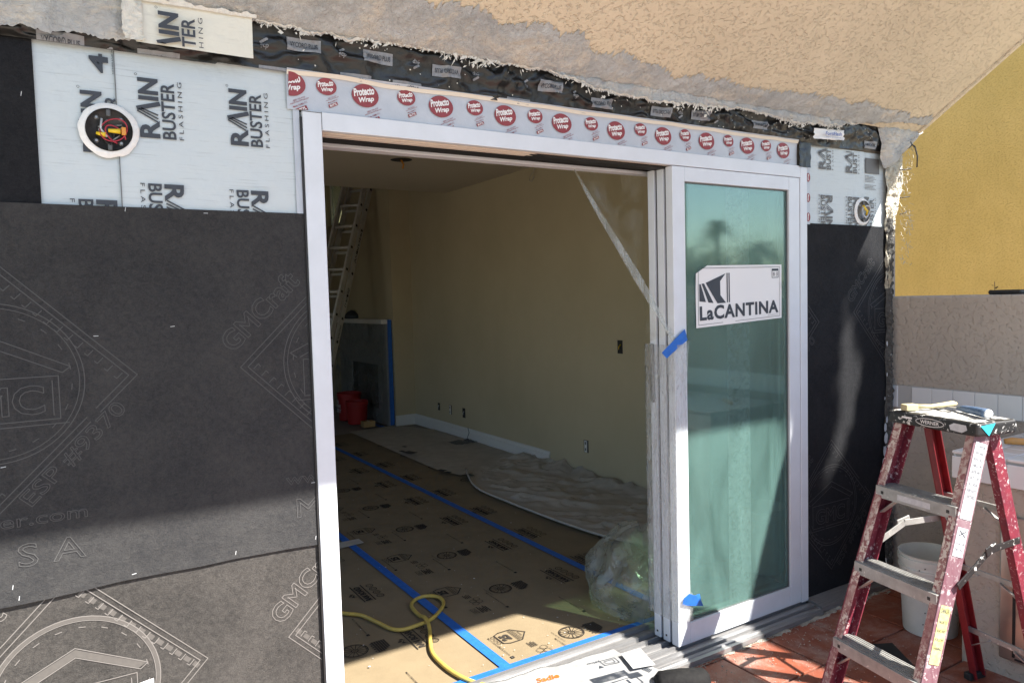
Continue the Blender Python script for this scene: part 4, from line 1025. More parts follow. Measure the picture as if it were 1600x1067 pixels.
# plant outside the window
tp = thing('palm_tree', 'green palm fronds seen outside the small high window', 'palm', (6.0, 10.2, 0))
MB().tube([(6.0, 10.2, 0), (6.05, 10.2, 1.6), (6.0, 10.2, 3.0)], [.14, .11, .10], 8).build('trunk', 'bark', tp, smooth=True)
def fronds(m, c, n, ln, droop, wd):
    for k in range(n):
        a = 2*pi*k/n+random.uniform(-.2, .2); e = random.uniform(-.35, 1.15); l = ln*random.uniform(.75, 1.1)
        pts = [];
        for i in range(9):
            s_ = i/8*l; pts.append(c+Vector((cos(a)*cos(e)*s_, sin(a)*cos(e)*s_, sin(e)*s_-droop*s_*s_/l)))
        for i in range(1, 8):
            t_ = (pts[i+1]-pts[i-1]).normalized(); sd = t_.cross(Vector((0, 0, 1))).normalized()
            for q_ in range(3):
                p0 = pts[i].lerp(pts[i+1], q_/3); w_ = wd*sin(pi*min(.95, (i+.4)/8.4))
                for s2 in (-1, 1):
                    tip = p0+sd*s2*w_+t_*w_*.7-Vector((0, 0, .25*w_)); hw = t_*wd*.055
                    m.add([p0-hw, p0+hw, tip], [(0, 1, 2)])
        m.tube(pts, [.012*ln/1.2*(1-i/10) for i in range(9)], 3)
    return m
fronds(MB(), Vector((5.4, 10.6, 3.0)), 60, 1.9, .35, .42).build('fronds', 'leaf', tp)

# ================================================================== FLOOR PROTECTION
def ram():
    return join2(shift(text('RAM BOARD', .215, .036, .055, 0, 1.0), 0, 0), rect(-.01, -.016, .235, -.010), rect(-.01, .044, .235, .050),
                 *[ell_line(.03+k*.055, -.055, .021, .019, .0042, 14) for k in range(4)], *[ell_line(.03+k*.055, -.055, .011, .009, .002, 10) for k in range(4)],
                 *[ellipse(.09+.017*k, .075+.012*(k % 2), .007, .010, 8) for k in range(3)], shift(lines([[(0, 0), (.02, .012), (.035, 0), (.05, .014)]], .003), .08, .062))
def wheel():
    sp = [[(.016*cos(a), .016*sin(a)), (.058*cos(a), .058*sin(a))] for a in [2*pi*k/14 for k in range(14)]]
    blk_ = [rect(-.075+.010*i, -.155+.0115*j, -.075+.010*i+.0085, -.155+.0115*j+.0095) for i in range(11) for j in range(6+(i % 2)) if i+j > 2]
    return join2(ell_line(0, 0, .060, .060, .0055, 32), ell_line(0, 0, .053, .053, .0024, 32), ell_line(0, 0, .015, .015, .004, 14), ell_line(0, 0, .006, .006, .003, 8), lines(sp, .0032), *blk_, shift(text('FLOOR PROTECTION', .11, .006), -.055, .075))
def badge():
    return join2(lines([[(-.045, .06), (.045, .06), (.060, .03), (.060, -.035), (.0, -.085), (-.060, -.035), (-.060, .03), (-.045, .06)]], .0055), lines([[(-.052, -.018), (.052, -.018)], [(-.052, -.026), (.052, -.026)], [(-.05, -.036), (.05, -.036)], [(-.02, -.055), (.02, -.055)]], .003),
                 shift(text('25', .06, .048, .05), -.03, 0), *[ell_line(-.03+.03*k, .075, .012, .008, .0025, 10) for k in range(3)], shift(text('YEARS STRONG', .09, .005), -.045, -.048))
def hexes():
    hx = [ell_line(.02+.034*i+.017*(j % 2), -.03*j, .019, .019, .0025, 6) for i in range(2) for j in range(2)]
    tl = [rect(-.10+.012*(k % 2), .02-.011*k, -.02-.012*(k % 3), .0255-.011*k) for k in range(5)]+[rect(.10, .012-.010*k, .15-.008*(k % 2), .016-.010*k) for k in range(4)]
    return join2(*hx, *tl, rect_line(-.09, .04, -.03, .065, .0025), shift(text('FSC', .04, .014), -.08, .045))
def weblines(): return join2(text('WWW.RAMBOARD.COM', .20, .008, .01), rect(-.03, -.004, -.01, .012))
PR = dict(ram=ram(), wheel=wheel(), badge=badge(), hexes=hexes(), weblines=weblines())
PITCH = .65
def board(x0, x1, items, label, y1=6.3):
    t = thing('floor_board_sheet', label, 'floor protection', ((x0+x1)/2, 2.5, FZ))
    MB().grid(lambda u, v: (x0+(x1-x0)*u, .27+(y1-.27)*v, FZ+.003*fractal(x0+u, v*6, 2, 2.2, 2)*sin(pi*u)*sin(pi*min(1, v*8)) if 0 < v < 1 else FZ), 6, 60).build('board', 'kraft', t, smooth=True)
    for kind, x, y0 in items:
        k = 0
        while y0+k*PITCH < 5.6:
            m = MB().d2(PR[kind], on_floor(x+random.uniform(-.008, .008), y0+k*PITCH, FZ+.0042, pi/2), [(0, 1, x0+.01), (0, -1, x1-.01), (1, 1, .33)]); k += 1
            if m.v: m.build('print', 'kraft_ink', t)
board(.55, 1.576, [('wheel', 1.085, .844-.65), ('ram', 1.375, .70-.65), ('badge', .80, .35), ('hexes', .82, .1), ('weblines', 1.20, .33), ('ram', .62, .5)], 'brown printed board sheet under the yellow cord, left of the tape seam')
board(1.576, 2.555, [('wheel', 2.005, .426), ('ram', 2.375, .29), ('badge', 1.742, .56), ('hexes', 1.79, .31), ('weblines', 1.905, .22), ('weblines', 1.65, .40), ('weblines', 2.20, .6)], 'brown printed board sheet between the two blue tape seams')
board(2.555, 3.60, [('ram', 2.66, .38), ('wheel', 3.02, .1), ('badge', 3.3, .2), ('hexes', 3.32, .5)], 'brown printed board sheet under the canvas cloth, right of the far seam')
board(-1.4, .55, [('ram', .3, .4)], 'brown board sheet hidden behind the left jamb')
strip('blue_tape', 'near blue tape seam running into the room under the yellow cord', [(1.552, .30, FZ+.0065), (1.602, .30, FZ+.0065), (1.600, 6.0, FZ+.0065), (1.550, 6.0, FZ+.0065)], nrm=(0, 0, 1), wob=.0006)
strip('blue_tape', 'far blue tape seam running toward the back between printed boards', [(2.530, .30, FZ+.0065), (2.580, .30, FZ+.0065), (2.575, 6.1, FZ+.0065), (2.525, 6.1, FZ+.0065)], nrm=(0, 0, 1), wob=.0006)
strip('blue_tape', 'blue tape along the inner edge of the door sill', [(.77, .262, FZ+.009), (2.9, .262, FZ+.009), (2.9, .322, FZ+.008), (.77, .332, FZ+.008)], nrm=(0, 0, 1), wob=.0008)
strip('grey_tape', 'short pale tape piece across the near blue seam by the jamb', [(1.45, 2.24, FZ+.008), (1.66, 2.26, FZ+.008), (1.66, 2.36, FZ+.008), (1.45, 2.36, FZ+.008)], mat='canvas', nrm=(0, 0, 1), wob=.0006)
m = MB()
for k in range(260):
    x = random.uniform(.9, 3.1); y = .35+5*random.random()**1.7; r = random.uniform(.001, .0042)*(1.5 if random.random() < .06 else 1)
    m.add([(x+r*cos(a*pi/2.5)*random.uniform(.5, 1.3), y+r*sin(a*pi/2.5), FZ+.0078) for a in range(5)], [(0, 1, 2, 3, 4)])
m.build('paint_flecks', 'label_white', stuff=True)
# cord
pts = [at(px, py, 'z', FZ+.016) for px, py in ((470, 945), (505, 953), (540, 958), (565, 961), (590, 972), (612, 982), (630, 983), (650, 977), (672, 968), (688, 953), (693, 940), (684, 932), (664, 931), (648, 937), (643, 946), (650, 956), (662, 967), (671, 982), (672, 1000), (675, 1018), (688, 1034), (710, 1051), (740, 1065), (790, 1078))]
def smooth_pts(pts, k=5):
    out = []
    for i in range(len(pts)-1):
        p0 = pts[max(0, i-1)]; p1 = pts[i]; p2 = pts[i+1]; p3 = pts[min(len(pts)-1, i+2)]
        for j in range(k):
            t_ = j/k; out.append(.5*((2*p1)+(p2-p0)*t_+(2*p0-5*p1+4*p2-p3)*t_**2+(3*p1-p0-3*p2+p3)*t_**3))
    return out+[pts[-1]]
cp = smooth_pts(pts)
for i, p_ in enumerate(cp):
    if 38 < i < 50: p_.z += .0
    if 78 < i < 86: p_.z += .018*sin(pi*(i-78)/8)
tag(MB().tube(cp, .0098, 8).build('power_cable', 'cord', smooth=True), 'yellow cord looping over the brown floor boards', 'cord')

# cloths
def poly_sheet(pts, n, zf):
    """fill an outline by a quad grid between its two long sides (first half / reversed second half)"""
    h = len(pts)//2; A_ = pts[:h]; B_ = pts[h:][::-1]
    def lerp(P_, s): 
        s *= len(P_)-1; i = min(int(s), len(P_)-2); f_ = s-i; return Vector(P_[i]).lerp(Vector(P_[i+1]), f_)
    def fn(u, v):
        p_ = lerp(A_, u).lerp(lerp(B_, u), v); return (p_.x, p_.y, zf(p_.x, p_.y, u, v))
    return MB().grid(fn, n, n//2)
fl1 = [(3.0, 6.35, 0), (2.985, 5.6, 0), (2.975, 4.8, 0), (2.965, 3.75, 0), (3.05, 3.38, 0), (3.90, 3.5, 0), (3.905, 4.2, 0), (3.905, 5.0, 0), (3.90, 5.8, 0), (3.60, 6.40, 0)]
t = thing('drop_sheet', 'flat pale drop sheet along the wall, farther from the door', 'drop cloth', (3.4, 5, FZ))
poly_sheet(fl1, 60, lambda x, y, u, v: FZ+.012+.010*abs(fractal(x, y, 1, 2.2, 3))+.03*max(0, 1-abs(u-1)*9)*abs(fractal(x, y, 3, 6, 2))).build('sheet', 'canvas', t, smooth=True)
m = MB()
for px, py, s_ in ((640, 707, 1.6), (628, 705, .8), (690, 735, 1.0), (632, 698, .7), (700, 738, .7)):
    q = at(px, py, 'z', FZ+.03); m.d2(rect(-.03*s_, -.05*s_, .03*s_, .04*s_), on_floor(q.x, q.y, FZ+.034, .3))
m.build('print', 'ink', t)
fl2 = [(3.16, 3.62, 0), (2.92, 3.0, 0), (2.90, 2.4, 0), (2.93, 1.72, 0), (2.99, 1.32, 0), (3.12, 1.05, 0), (3.3, .8, 0), (3.8, .8, 0), (3.915, 1.4, 0), (3.915, 2.0, 0), (3.915, 2.6, 0), (3.92, 3.2, 0), (3.92, 3.7, 0), (3.75, 3.98, 0)]
def crump(x, y, u, v):
    d_ = x*.80+y*.45; c_ = y*.9-x*.45
    r = max(0, .30-abs(fractal(d_*1.1, c_*.45, 1, 2.0, 3)))**1.6; r2 = max(0, .16-abs(fractal(d_*2.0+c_*.6, c_*.9, 7, 2.2, 3)))**1.5
    e = min(1, v*5+.12)*min(1, u*8+.1)
    return FZ+.016+(.16*r+.30*r2+.008*abs(fractal(x, y, 3, 7, 2)))*e+.10*max(0, x-3.72)*(1+fractal(x, y, 2, 6, 2))*2
t = thing('canvas_drop_cloth', 'crumpled grey canvas drop cloth heaped along the wall nearer the door', 'drop cloth', (3.4, 2.4, FZ))
poly_sheet(fl2, 130, crump).build('cloth', 'canvas', t, smooth=True)
ed = [Vector((*p_[:2], FZ+.03)) for p_ in fl2[:6]]
MB().tube(smooth_pts(ed, 6), .010, 6).build('rolled_hem', 'canvas', t, smooth=True)

# packaging on the sill
pk = thing('packaging_sheet', 'crinkled white printed packaging sheet lying over the sill', 'packaging', (1.8, .1, .07))
outl = [at(800, 1067, 'z', .062), at(880, 1035, 'z', .062), at(950, 1011, 'z', .062), at(960, 1013, 'z', .062), at(1030, 1040, 'z', .062), at(1046, 1052, 'z', .062)]
low = [(1.30, .17, 0), (1.72, .215, 0), (2.03, .17, 0), (2.10, -.07, 0), (2.02, -.27, 0), (1.25, -.16, 0)]
def pkz(x, y, u, v): return .062+.006*fractal(x, y, 4, 9, 3)
def pks(x, y, off=0): return (x, y, pkz(x, y, 0, 0)+off*.8)
A0, A1, B1, B0 = Vector((1.38, .205, 0)), Vector((2.02, .135, 0)), Vector((2.07, -.175, 0)), Vector((1.30, -.40, 0))
def pk2(u, v):
    p_ = A0.lerp(A1, u).lerp(B0.lerp(B1, u), v); p_.y += .012*fractal(p_.x, v, 0, 7, 2)*(1 if v < .05 else .3); return pks(p_.x, p_.y)
MB().grid(pk2, 90, 50).build('sheet', 'pack', pk, smooth=True, solid=.0015)
m = MB(); fo = lambda x0, y0, r: (lambda u, v: pks(x0+u*cos(r)-v*sin(r), y0+u*sin(r)+v*cos(r), .004))
R1 = -.12
m.d2(rect_line(-.036, -.022, .036, .022, .003), fo(1.935, .056, R1)).d2(rect_line(-.022, -.011, .022, .011, .0025), fo(1.935, .056, R1)).d2(shift(text('197557', .062, .012, .02), -.03, 0), fo(1.872, .082, R1)).d2(([(0, 0), (.012, -.02), (-.012, -.02)], [(0, 1, 2)]), fo(1.876, .052, R1))
for k in range(9): m.d2(rect(-.085, .005*k, .085, .005*k+.0034), fo(1.852, -.065, R1))
for k in range(8): m.d2(rect(-.030, .005*k, .030, .005*k+.0034), fo(1.945, -.108, R1))
for k in range(5): m.d2(rect(-.011, .008*k, .011, .008*k+.0062), fo(2.022, -.105, .2))
m.d2(rect_line(-.07, -.06, .07, .0, .0035), fo(1.875, -.085, R1)).d2(([(-.012, -.05), (.018, -.05), (.018, -.012), (.010, -.012), (.010, -.042), (-.012, -.042)], [(0, 1, 2, 3, 4, 5)]), fo(1.885, -.085, R1))
m.d2(text('E3', .032, .022, .02), fo(1.985, -.170, .2))
for k in range(6): m.d2(rect(0, -.011*k, .10-.02*(k % 3), -.011*k+.004), fo(1.66, -.05, R1))
m.build('print', 'ink', pk, stuff=True)
m = MB(); m.d2(text('Sadie', .105, .032, .03, .2), fo(1.585, .085, R1)); m.build('orange_lettering', 'orange_ink', pk)
q4 = [at(970, 1021, 'z', .078), at(1000, 1012, 'z', .078), at(1024, 1038, 'z', .074), at(989, 1044, 'z', .076)]
tag(MB().add(q4, [(3, 2, 1, 0)]).build('white_card', plain('card_white', (.36, .365, .37), .6), solid=.002), 'small blank white card on the printed packaging', 'card')
# black roll in front of the sill
br = thing('foam_roll', 'black rounded knee pad on the tiles in front of the sill', 'knee pad', (2.12, -.30, .05))
c0 = at(1062, 1078, 'z', .06)
ax = Vector((.90, -.44, 0)).normalized()
prof_ = ((-.11, .01), (-.106, .040), (-.09, .054), (0, .058), (.09, .054), (.106, .040), (.11, .01))
MB().tube([Vector((c0.x+.045, c0.y+.03, .060))+ax*t_ for t_, r_ in prof_], [r_ for t_, r_ in prof_], 20).build('roll', plain('foam_black', (.007, .007, .008), .8, c2=(.014, .014, .014), ns=40, bs=.3, spec=.2), br, smooth=True)
# black flashing strip and loose bits on the tiles
tag(MB().add([at(1363, 1006, 'z', .012), at(1394, 1004, 'z', .014), at(1470, 1083, 'z', .012), at(1438, 1083, 'z', .010)], [(0, 3, 2, 1)]).build('rubber_strip', 'black', solid=.003), 'black rubber strip lying on the tiles behind the stepladder', 'strip')
tag(MB().prism([(3.2, .03), (3.2, .052), (3.86, .046), (3.86, .02)], lambda x, z: (x, -.075, z-.02), lambda x, z: (x, .012, z)).build('sill_pan', 'alu'), 'bent grey metal pan flashing at the foot of the right paper', 'flashing')
m = MB()
for k in range(700):
    x = random.uniform(1.9, 3.2); y = -.09-.5*random.random()**2.2; r = random.uniform(.0012, .005)
    z0 = .0022
    m.add([(x+r*cos(a*2.1+k)*random.uniform(.6, 1.3), y+r*sin(a*2.1+k), z0) for a in range(3)]+[(x, y, z0+r*.9)], [(0, 1, 2), (0, 1, 3), (1, 2, 3), (2, 0, 3)])
m.build('mortar_crumbs', 'rubble', stuff=True)

# ================================================================== RIGHT SIDE: LOW WALL, COUNTER, NEIGHBOUR
lw = thing('garden_wall', 'low beige stucco wall running from the house beside the stepladder', 'wall', (3.95, -.5, 0))
MB().box(3.95, 4.15, -3.4, .07, -.03, 1.575).build('wall', 'stucco_beige', lw, bevel=.015, seg=3)
for k in range(25):
    y1 = .005-.108*k; MB().box(3.936, 3.9495, y1-.1055 if k else y1-.028, y1, .965, 1.082).build('backsplash_tile', 'wtile', lw, bevel=.002)
MB().box(3.9405, 3.949, -2.68, .004, .960, 1.086).build('grout_bed', 'wgrout', lw)
tw = tag(MB().prism([(-3.0, 1.578), (-1.7, 1.578), (-1.7, 3.3), (-3.0, 3.3)], lambda y, z: (3.972, y, z), lambda y, z: (4.12, y, z)).build('shade_wall', 'stucco_beige'), 'unseen beige wall panel added on the low wall to shade the door glass', 'wall')  # unseen blocker, added to cast the slanting shadow edge on the glass
ct = thing('patio_counter', 'built-in beige stucco counter with white tiled top beside the bucket', 'counter', (3.6, -1.2, 0))
CX = 3.255
MB().box(CX+.022, 3.949, -2.6, -.70, -.03, .799).build('base', 'stucco_beige', ct, bevel=.012)
MB().box(CX+.012, 3.949, -2.6, -.679, .7995, .905).build('top_bed', 'wgrout', ct)
for k in range(17):
    y1 = -.667-.108*k
    MB().box(CX, CX+.0115, y1-.1055, y1, .800, .895).build('edge_tile', 'wtile', ct, bevel=.003)
    for j in range(6):
        x0 = CX+.0005+.108*j; MB().box(x0, min(3.935, x0+.1055), y1-.1055, y1, .9055, .918).build('top_tile', 'wtile', ct, bevel=.004)
for j in range(6):
    x0 = CX+.012+.108*j; MB().box(x0, min(3.948, x0+.1055), -.6785, -.667, .815, .905).build('end_tile', 'wtile', ct, bevel=.004)
yd = at(1562, 900, 'x', CX+.01).y
dr = MB().box(CX+.006, CX+.0215, -1.75, yd, .08, .68).build('cabinet_door', 'steel', ct, bevel=.006)
MB().box(CX+.0025, CX+.0058, yd-.062, yd-.052, .10, .66).build('door_gap', 'black', dr)
MB().box(CX+.0025, CX+.0058, -1.6, yd-.062, .09, .098).build('door_gap', 'black', dr)
MB().tube([(CX-.025, yd-.12, .25), (CX-.025, yd-.12, .55)], .010, 8).build('handle', 'steel', dr, smooth=True)
t = thing('hand_tool', 'orange wooden handled tool lying on the white tiled counter', 'tool', (3.4, -.92, .92))
q = at(1585, 690, 'z', .935)
MB().tube([q+Vector((-.02, .03, 0)), q+Vector((.0, .01, .002)), q+Vector((.04, -.05, 0)), q+Vector((.08, -.12, 0))], [.012, .016, .015, .012], 10).build('handle', 'wood_orange', t, smooth=True)
MB().bar(q+Vector((.08, -.12, 0)), q+Vector((.14, -.22, 0)), (0, 0, 1), .005, .03).build('blade', 'alu', t)
# things on the low wall
q = at(1578, 459, 'x', 4.05)
tag(MB().box(3.99, 4.12, q.y-.075, q.y+.075, 1.576, 1.598).build('phone_case', 'black', bevel=.008), 'flat black object lying on top of the low wall', 'case')
q = at(1553, 458, 'x', 4.05)
t = thing('weed', 'small dry weed sprig sticking up from the low wall', 'plant', (4.05, q.y, 1.575))
MB().tube([(4.05, q.y, 1.575), (4.05, q.y-.004, 1.60), (4.05, q.y-.002, 1.64)], .0016, 5).build('stem', 'bark', t)
m = MB()
for dz, dy in ((.02, .02), (.035, -.022), (.045, .012), (.012, -.03), (.008, .03), (.03, -.015)):
    m.add([(4.05, q.y, 1.575+dz), (4.045, q.y+dy, 1.581+dz), (4.055, q.y+dy*.7, 1.574+dz)], [(0, 1, 2)])
m.build('leaves', 'bark', t)

nb = thing('neighbour_house', 'tall yellow stucco house standing beyond the low wall', 'house', (7.5, 2, 0))
MB().box(8.0, 13, -1.2, 4.8, -.05, 7.0).build('wall', 'stucco_yellow', nb)
MB().box(7.7, 13.2, -1.5, 5.1, 7.005, 7.12).build('roof', 'roof', nb)

# ================================================================== WHITE BUCKET
wb = pail('bucket', 'white plastic pail on the tiles behind the stepladder', (3.455, -.47, .001), .132, .375, 'pail')
MB().tube([(3.455-.137, -.47+.137*cos(a), .335-.10*sin(a)) for a in [pi*k/14 for k in range(15)]], .0025, 6).build('handle', 'alu', wb, smooth=True)
m = MB()
for k in range(26):
    a = random.uniform(2.6, 5.2); z = random.uniform(.05, .33); r = .1145+.017*z/.3
    m.add([(3.455+(r+.002)*cos(a+da), -.47+(r+.002)*sin(a+da), z+dz) for da, dz in ((0, 0), (.05, .002), (.045, .008), (.005, .007))], [(0, 1, 2, 3)])
m.build('small_print', 'ink_grey', wb)

# ================================================================== STEPLADDER
sl = thing('stepladder', 'red fibreglass stepladder spattered with paint, black top cap', 'stepladder', (2.75, -.9, 0))
u_ = Vector((-.2, -.98, 0)).normalized(); v_ = Vector((.98, -.2, 0)).normalized(); Zu = Vector((0, 0, 1))
FL = Vector((2.735, -.69, 0)); CW = .375
def rail(p_top, p_bot, out, name='rail', mat='fibreglass', web=.072, fl=.030, back=False):
    """C-channel between two points, open to the inside; flanges point to -out"""
    d = (p_bot-p_top); t_ = d.normalized(); w = v_-t_*v_.dot(t_); w.normalize(); o_ = out-t_*out.dot(t_)-w*out.dot(w); o_.normalize()
    m = MB(); m.bar(p_top, p_bot, w, web, .005) if False else None
    m = MB().obox((p_top+p_bot)/2, d/2, w*(web/2), o_*.0025)
    b1 = m.build(name, mat, sl, bevel=.0015)
    for s_ in (-1, 1):
        m = MB().obox((p_top+p_bot)/2+w*s_*(web/2-.0026)-o_*(fl/2+.0026), d/2, w*.0025, o_*(fl/2))
        m.build('flange', 'fibre_flange' if (s_ < 0 and not back) else mat, b1, bevel=.0015)
    return b1, w, o_
zc = 1.105
def front(side, z):      # centre line of a front rail
    s = (zc-z)/zc
    return FL+v_*(.055-.375*s)+u_*((.022-.035*s) if side == 0 else (CW-.022+.035*s))+Zu*z
def rear(side, z):
    s = (zc-z)/zc
    return FL+v_*(.150+.30*s)+u_*((.055-.02*s) if side == 0 else (CW-.055+.02*s))+Zu*z
rails = []
for side, out in ((0, -u_), (1, u_)):
    r1 = rail(front(side, zc), front(side, .012), out, 'front_rail', 'fibre_worn' if side else 'fibreglass'); rails.append(r1)
    rail(rear(side, zc-.01), rear(side, .012), out, 'rear_rail', 'fibreglass_clean' if side == 0 else 'fibreglass', web=.052, fl=.026, back=True)
    for fn, nm in ((front, 'foot'), (rear, 'foot')):
        c = fn(side, .02); MB().obox(c-Zu*.005, v_*.045, u_*.016, Zu*.0145).build(nm, 'black', sl, bevel=.004)
# labels on the right front rail
b1, w, o_ = rails[1]
dt = (front(1, 0)-front(1, zc)).normalized(); top = front(1, zc)
def rail_label(s0, s1, wd, mat, name, txt=()):
    c = top+dt*((s0+s1)/2)+o_*.0035; MB().obox(c, dt*((s1-s0)/2), w*(wd/2), o_*.0006).build(name, mat, b1)
    m = MB()
    for k, (a, hh, tx) in enumerate(txt): m.d2(text(tx, wd*.8, hh), lambda u, v: tuple(top+dt*(a-v)+w*(u-wd*.4)+o_*.0046))
    if txt: m.build('lettering', 'ink', b1)
rail_label(.03, .30, .056, 'label_white', 'white_label', [(.05+.022*k, .010, t_) for k, t_ in enumerate(('ATTENTION', 'USER SHALL', 'READ ALL', 'LABELS ON', 'LADDER AND', 'SET UP', 'FACE LADDER', 'KEEP BODY', 'CENTERED'))])
rail_label(.33, .43, .050, 'label_white', 'white_label', [(.36, .02, 'X'), (.39, .009, 'DO NOT USE'), (.41, .009, 'METAL')])
rail_label(.60, .80, .048, 'label_yellow', 'yellow_label', [(.625, .016, 'DANGER'), (.66, .009, 'FAILURE TO'), (.69, .009, 'READ AND'), (.72, .009, 'FOLLOW'), (.75, .009, 'WARNINGS')])
for bb in (rails[0], rails[1]):
    pass
# steps
for z in (.29, .575, .863):
    l = front(0, z)+u_*.004; r = front(1, z)-u_*.004; mid = (l+r)/2; hw = (r-l).length/2
    so = MB().obox(mid+Zu*0-v_*.004, u_*hw, v_*.042, Zu*.0025).build('step', 'step_alu', sl, bevel=.001)
    MB().obox(mid-v_*.0465-Zu*.020, u_*hw, v_*.002, Zu*.0225).build('step_lip', 'step_alu', so, bevel=.001)
    MB().obox(mid+v_*.0385-Zu*.016, u_*hw, v_*.002, Zu*.013).build('step_lip', 'step_alu', so, bevel=.001)
    m = MB()
    for k in range(7): m.obox(mid+v_*(-.038+.012*k)+Zu*.0034, u_*(hw-.01), v_*.0022, Zu*.0012)
    m.build('tread_ribs', 'step_alu', so)
    for s_ in (-1, 1):
        c = mid+u_*s_*(hw-.03)-v_*.0485-Zu*.02
        MB().obox(c, u_*.006, v_*.0012, Zu*.006).build('rivet', 'dark_metal', so, bevel=.003)
        a = mid+u_*s_*(hw-.004)-Zu*.105-v_*.02; b_ = mid+u_*s_*(hw-.10)-Zu*.012
        MB().bar(a, b_, v_, .028, .004).build('step_brace', 'step_alu', sl)
    m = MB()
    if z > .8:
        m.d2(join2(rect(-.07, -.012, .07, .010)), lambda u, v: tuple(mid+u_*(u)-v_*.0492-Zu*(.020-v))); m.build('worn_label', 'label_white', so)
# rear horizontals and spreaders
for z in (.22, .50, .80):
    MB().bar(rear(0, z)+v_*.010, rear(1, z)+v_*.010, Zu, .022, .010).build('rear_bar', 'step_alu', sl, bevel=.002)
    for side, s_ in ((0, 1), (1, -1)):
        MB().bar(rear(side, z-.075), rear(side, z)+u_*s_*.10-Zu*.008, v_, .012, .004).build('rear_brace', 'step_alu', sl)
for side, out, mat in ((0, -u_, 'step_alu'), (1, u_, 'dark_metal')):
    o2 = out*.016; a = front(side, .60)+v_*.02+o2; c = rear(side, .70)+o2; mid = (a+c)/2+Zu*.045
    MB().bar(a, mid, Zu, .024, .005).build('spreader', M['cap_black'] if side else M['step_alu'], sl, bevel=.001)
    MB().bar(mid, c, Zu, .024, .005).build('spreader', M['cap_black'] if side else M['step_alu'], sl, bevel=.001)
    MB().bar(mid-(c-a).normalized()*.03+Zu*.004+out*.004, mid+(c-a).normalized()*.03+Zu*.004+out*.004, Zu, .034, .006).build('spreader_hinge', 'cap_black' if side else 'step_alu', sl, bevel=.003)
# cap
cc = FL+u_*(CW/2)+v_*.10
cap = MB().obox(cc+Zu*1.126, u_*(CW/2), v_*.098, Zu*.024).build('top_cap', 'cap_black', sl, bevel=.011, seg=3)
def capt(u, v):
    p_ = cc+u_*((u-.5)*(CW-.030))+v_*((v-.5)*.165); return (p_.x, p_.y, 1.1506+.0012*abs(fractal(u*3, v*2, 1, 3)))
m = MB()
for i in range(46):
    for j in range(22):
        uu, vv = i/46, j/22
        if fractal(uu*2.3, vv*1.3, 6, 2.2, 4)+.28*(1-abs(uu-.5)) > -.02: m.grid(lambda a, b__: capt(uu+a/46, vv+b__/22), 1, 1)
m.build('dried_paint', 'cap_top', cap)
fcap = lambda u, v: tuple(cc+u_*u-v_*.0988+Zu*(1.126+v))
m = MB(); m.d2(ell_line(0, 0, .058, .014, .0022, 32), fcap).d2(shift(text('WERNER', .078, .013, .01), -.039, -.0065), fcap).d2(rect(-.12, .002, -.075, .009), fcap); m.build('logo', 'white_print', cap)
m = MB(); m.d2(([(.085, -.012), (.13, -.016), (.15, -.004), (.145, .012), (.10, .014), (.08, .004)], [(0, 1, 2, 3, 4, 5)]), lambda u, v: tuple(Vector(fcap(u, v))-v_*.0006)); m.build('dried_paint', 'label_white', cap)
# things lying on the cap
T0 = 1.153
def capp(u, v, z=0): return cc+u_*u+v_*v+Zu*(T0+z)
bh = thing('brush_handle', 'pale wooden brush handle lying on the left of the ladder cap', 'brush', capp(-.11, -.02))
MB().obox(capp(-.115, -.065, .013), (u_*.2+v_*.98).normalized()*.025, (u_*.98-v_*.2).normalized()*.018, Zu*.012).build('brush_head', 'wood', bh, bevel=.003)
MB().tube([capp(-.115, -.045, .014), capp(-.095, .02, .012), capp(-.085, .075, .014), capp(-.078, .115, .017), capp(-.075, .13, .017)], [.010, .008, .011, .012, .006], 10).build('handle', 'wood', bh, smooth=True)
kn = thing('blue_tool', 'blue ribbed tool handle lying across the ladder cap', 'tool', capp(.10, .02))
MB().tube([capp(-.02, .07, .012), capp(.01, .06, .014), capp(.07, .035, .017), capp(.13, .010, .018), capp(.150, .002, .018)], [.006, .012, .015, .017, .0165], 14).build('handle', 'blue_grip', kn, smooth=True)
MB().tube([capp(.1502, .002, .018), capp(.154, .0, .018)], [.0165, .013], 14).build('end_cap', 'label_white', kn)
MB().bar(capp(-.02, .07, .011), capp(-.10, .10, .006), (0, 0, 1), .003, .022).build('blade', 'alu', kn)
q0 = cc+u_*(CW/2+.0015)
tag(MB().add([tuple(q0-v_*.085+Zu*1.140), tuple(q0-v_*.015+Zu*1.146), tuple(q0-v_*.045+Zu*1.104)], [(0, 1, 2)]).build('cyan_tape', 'cyan', solid=.001), 'bright cyan tape triangle on the right end of the ladder cap', 'tape')
for o in sl.children_recursive:
    pass

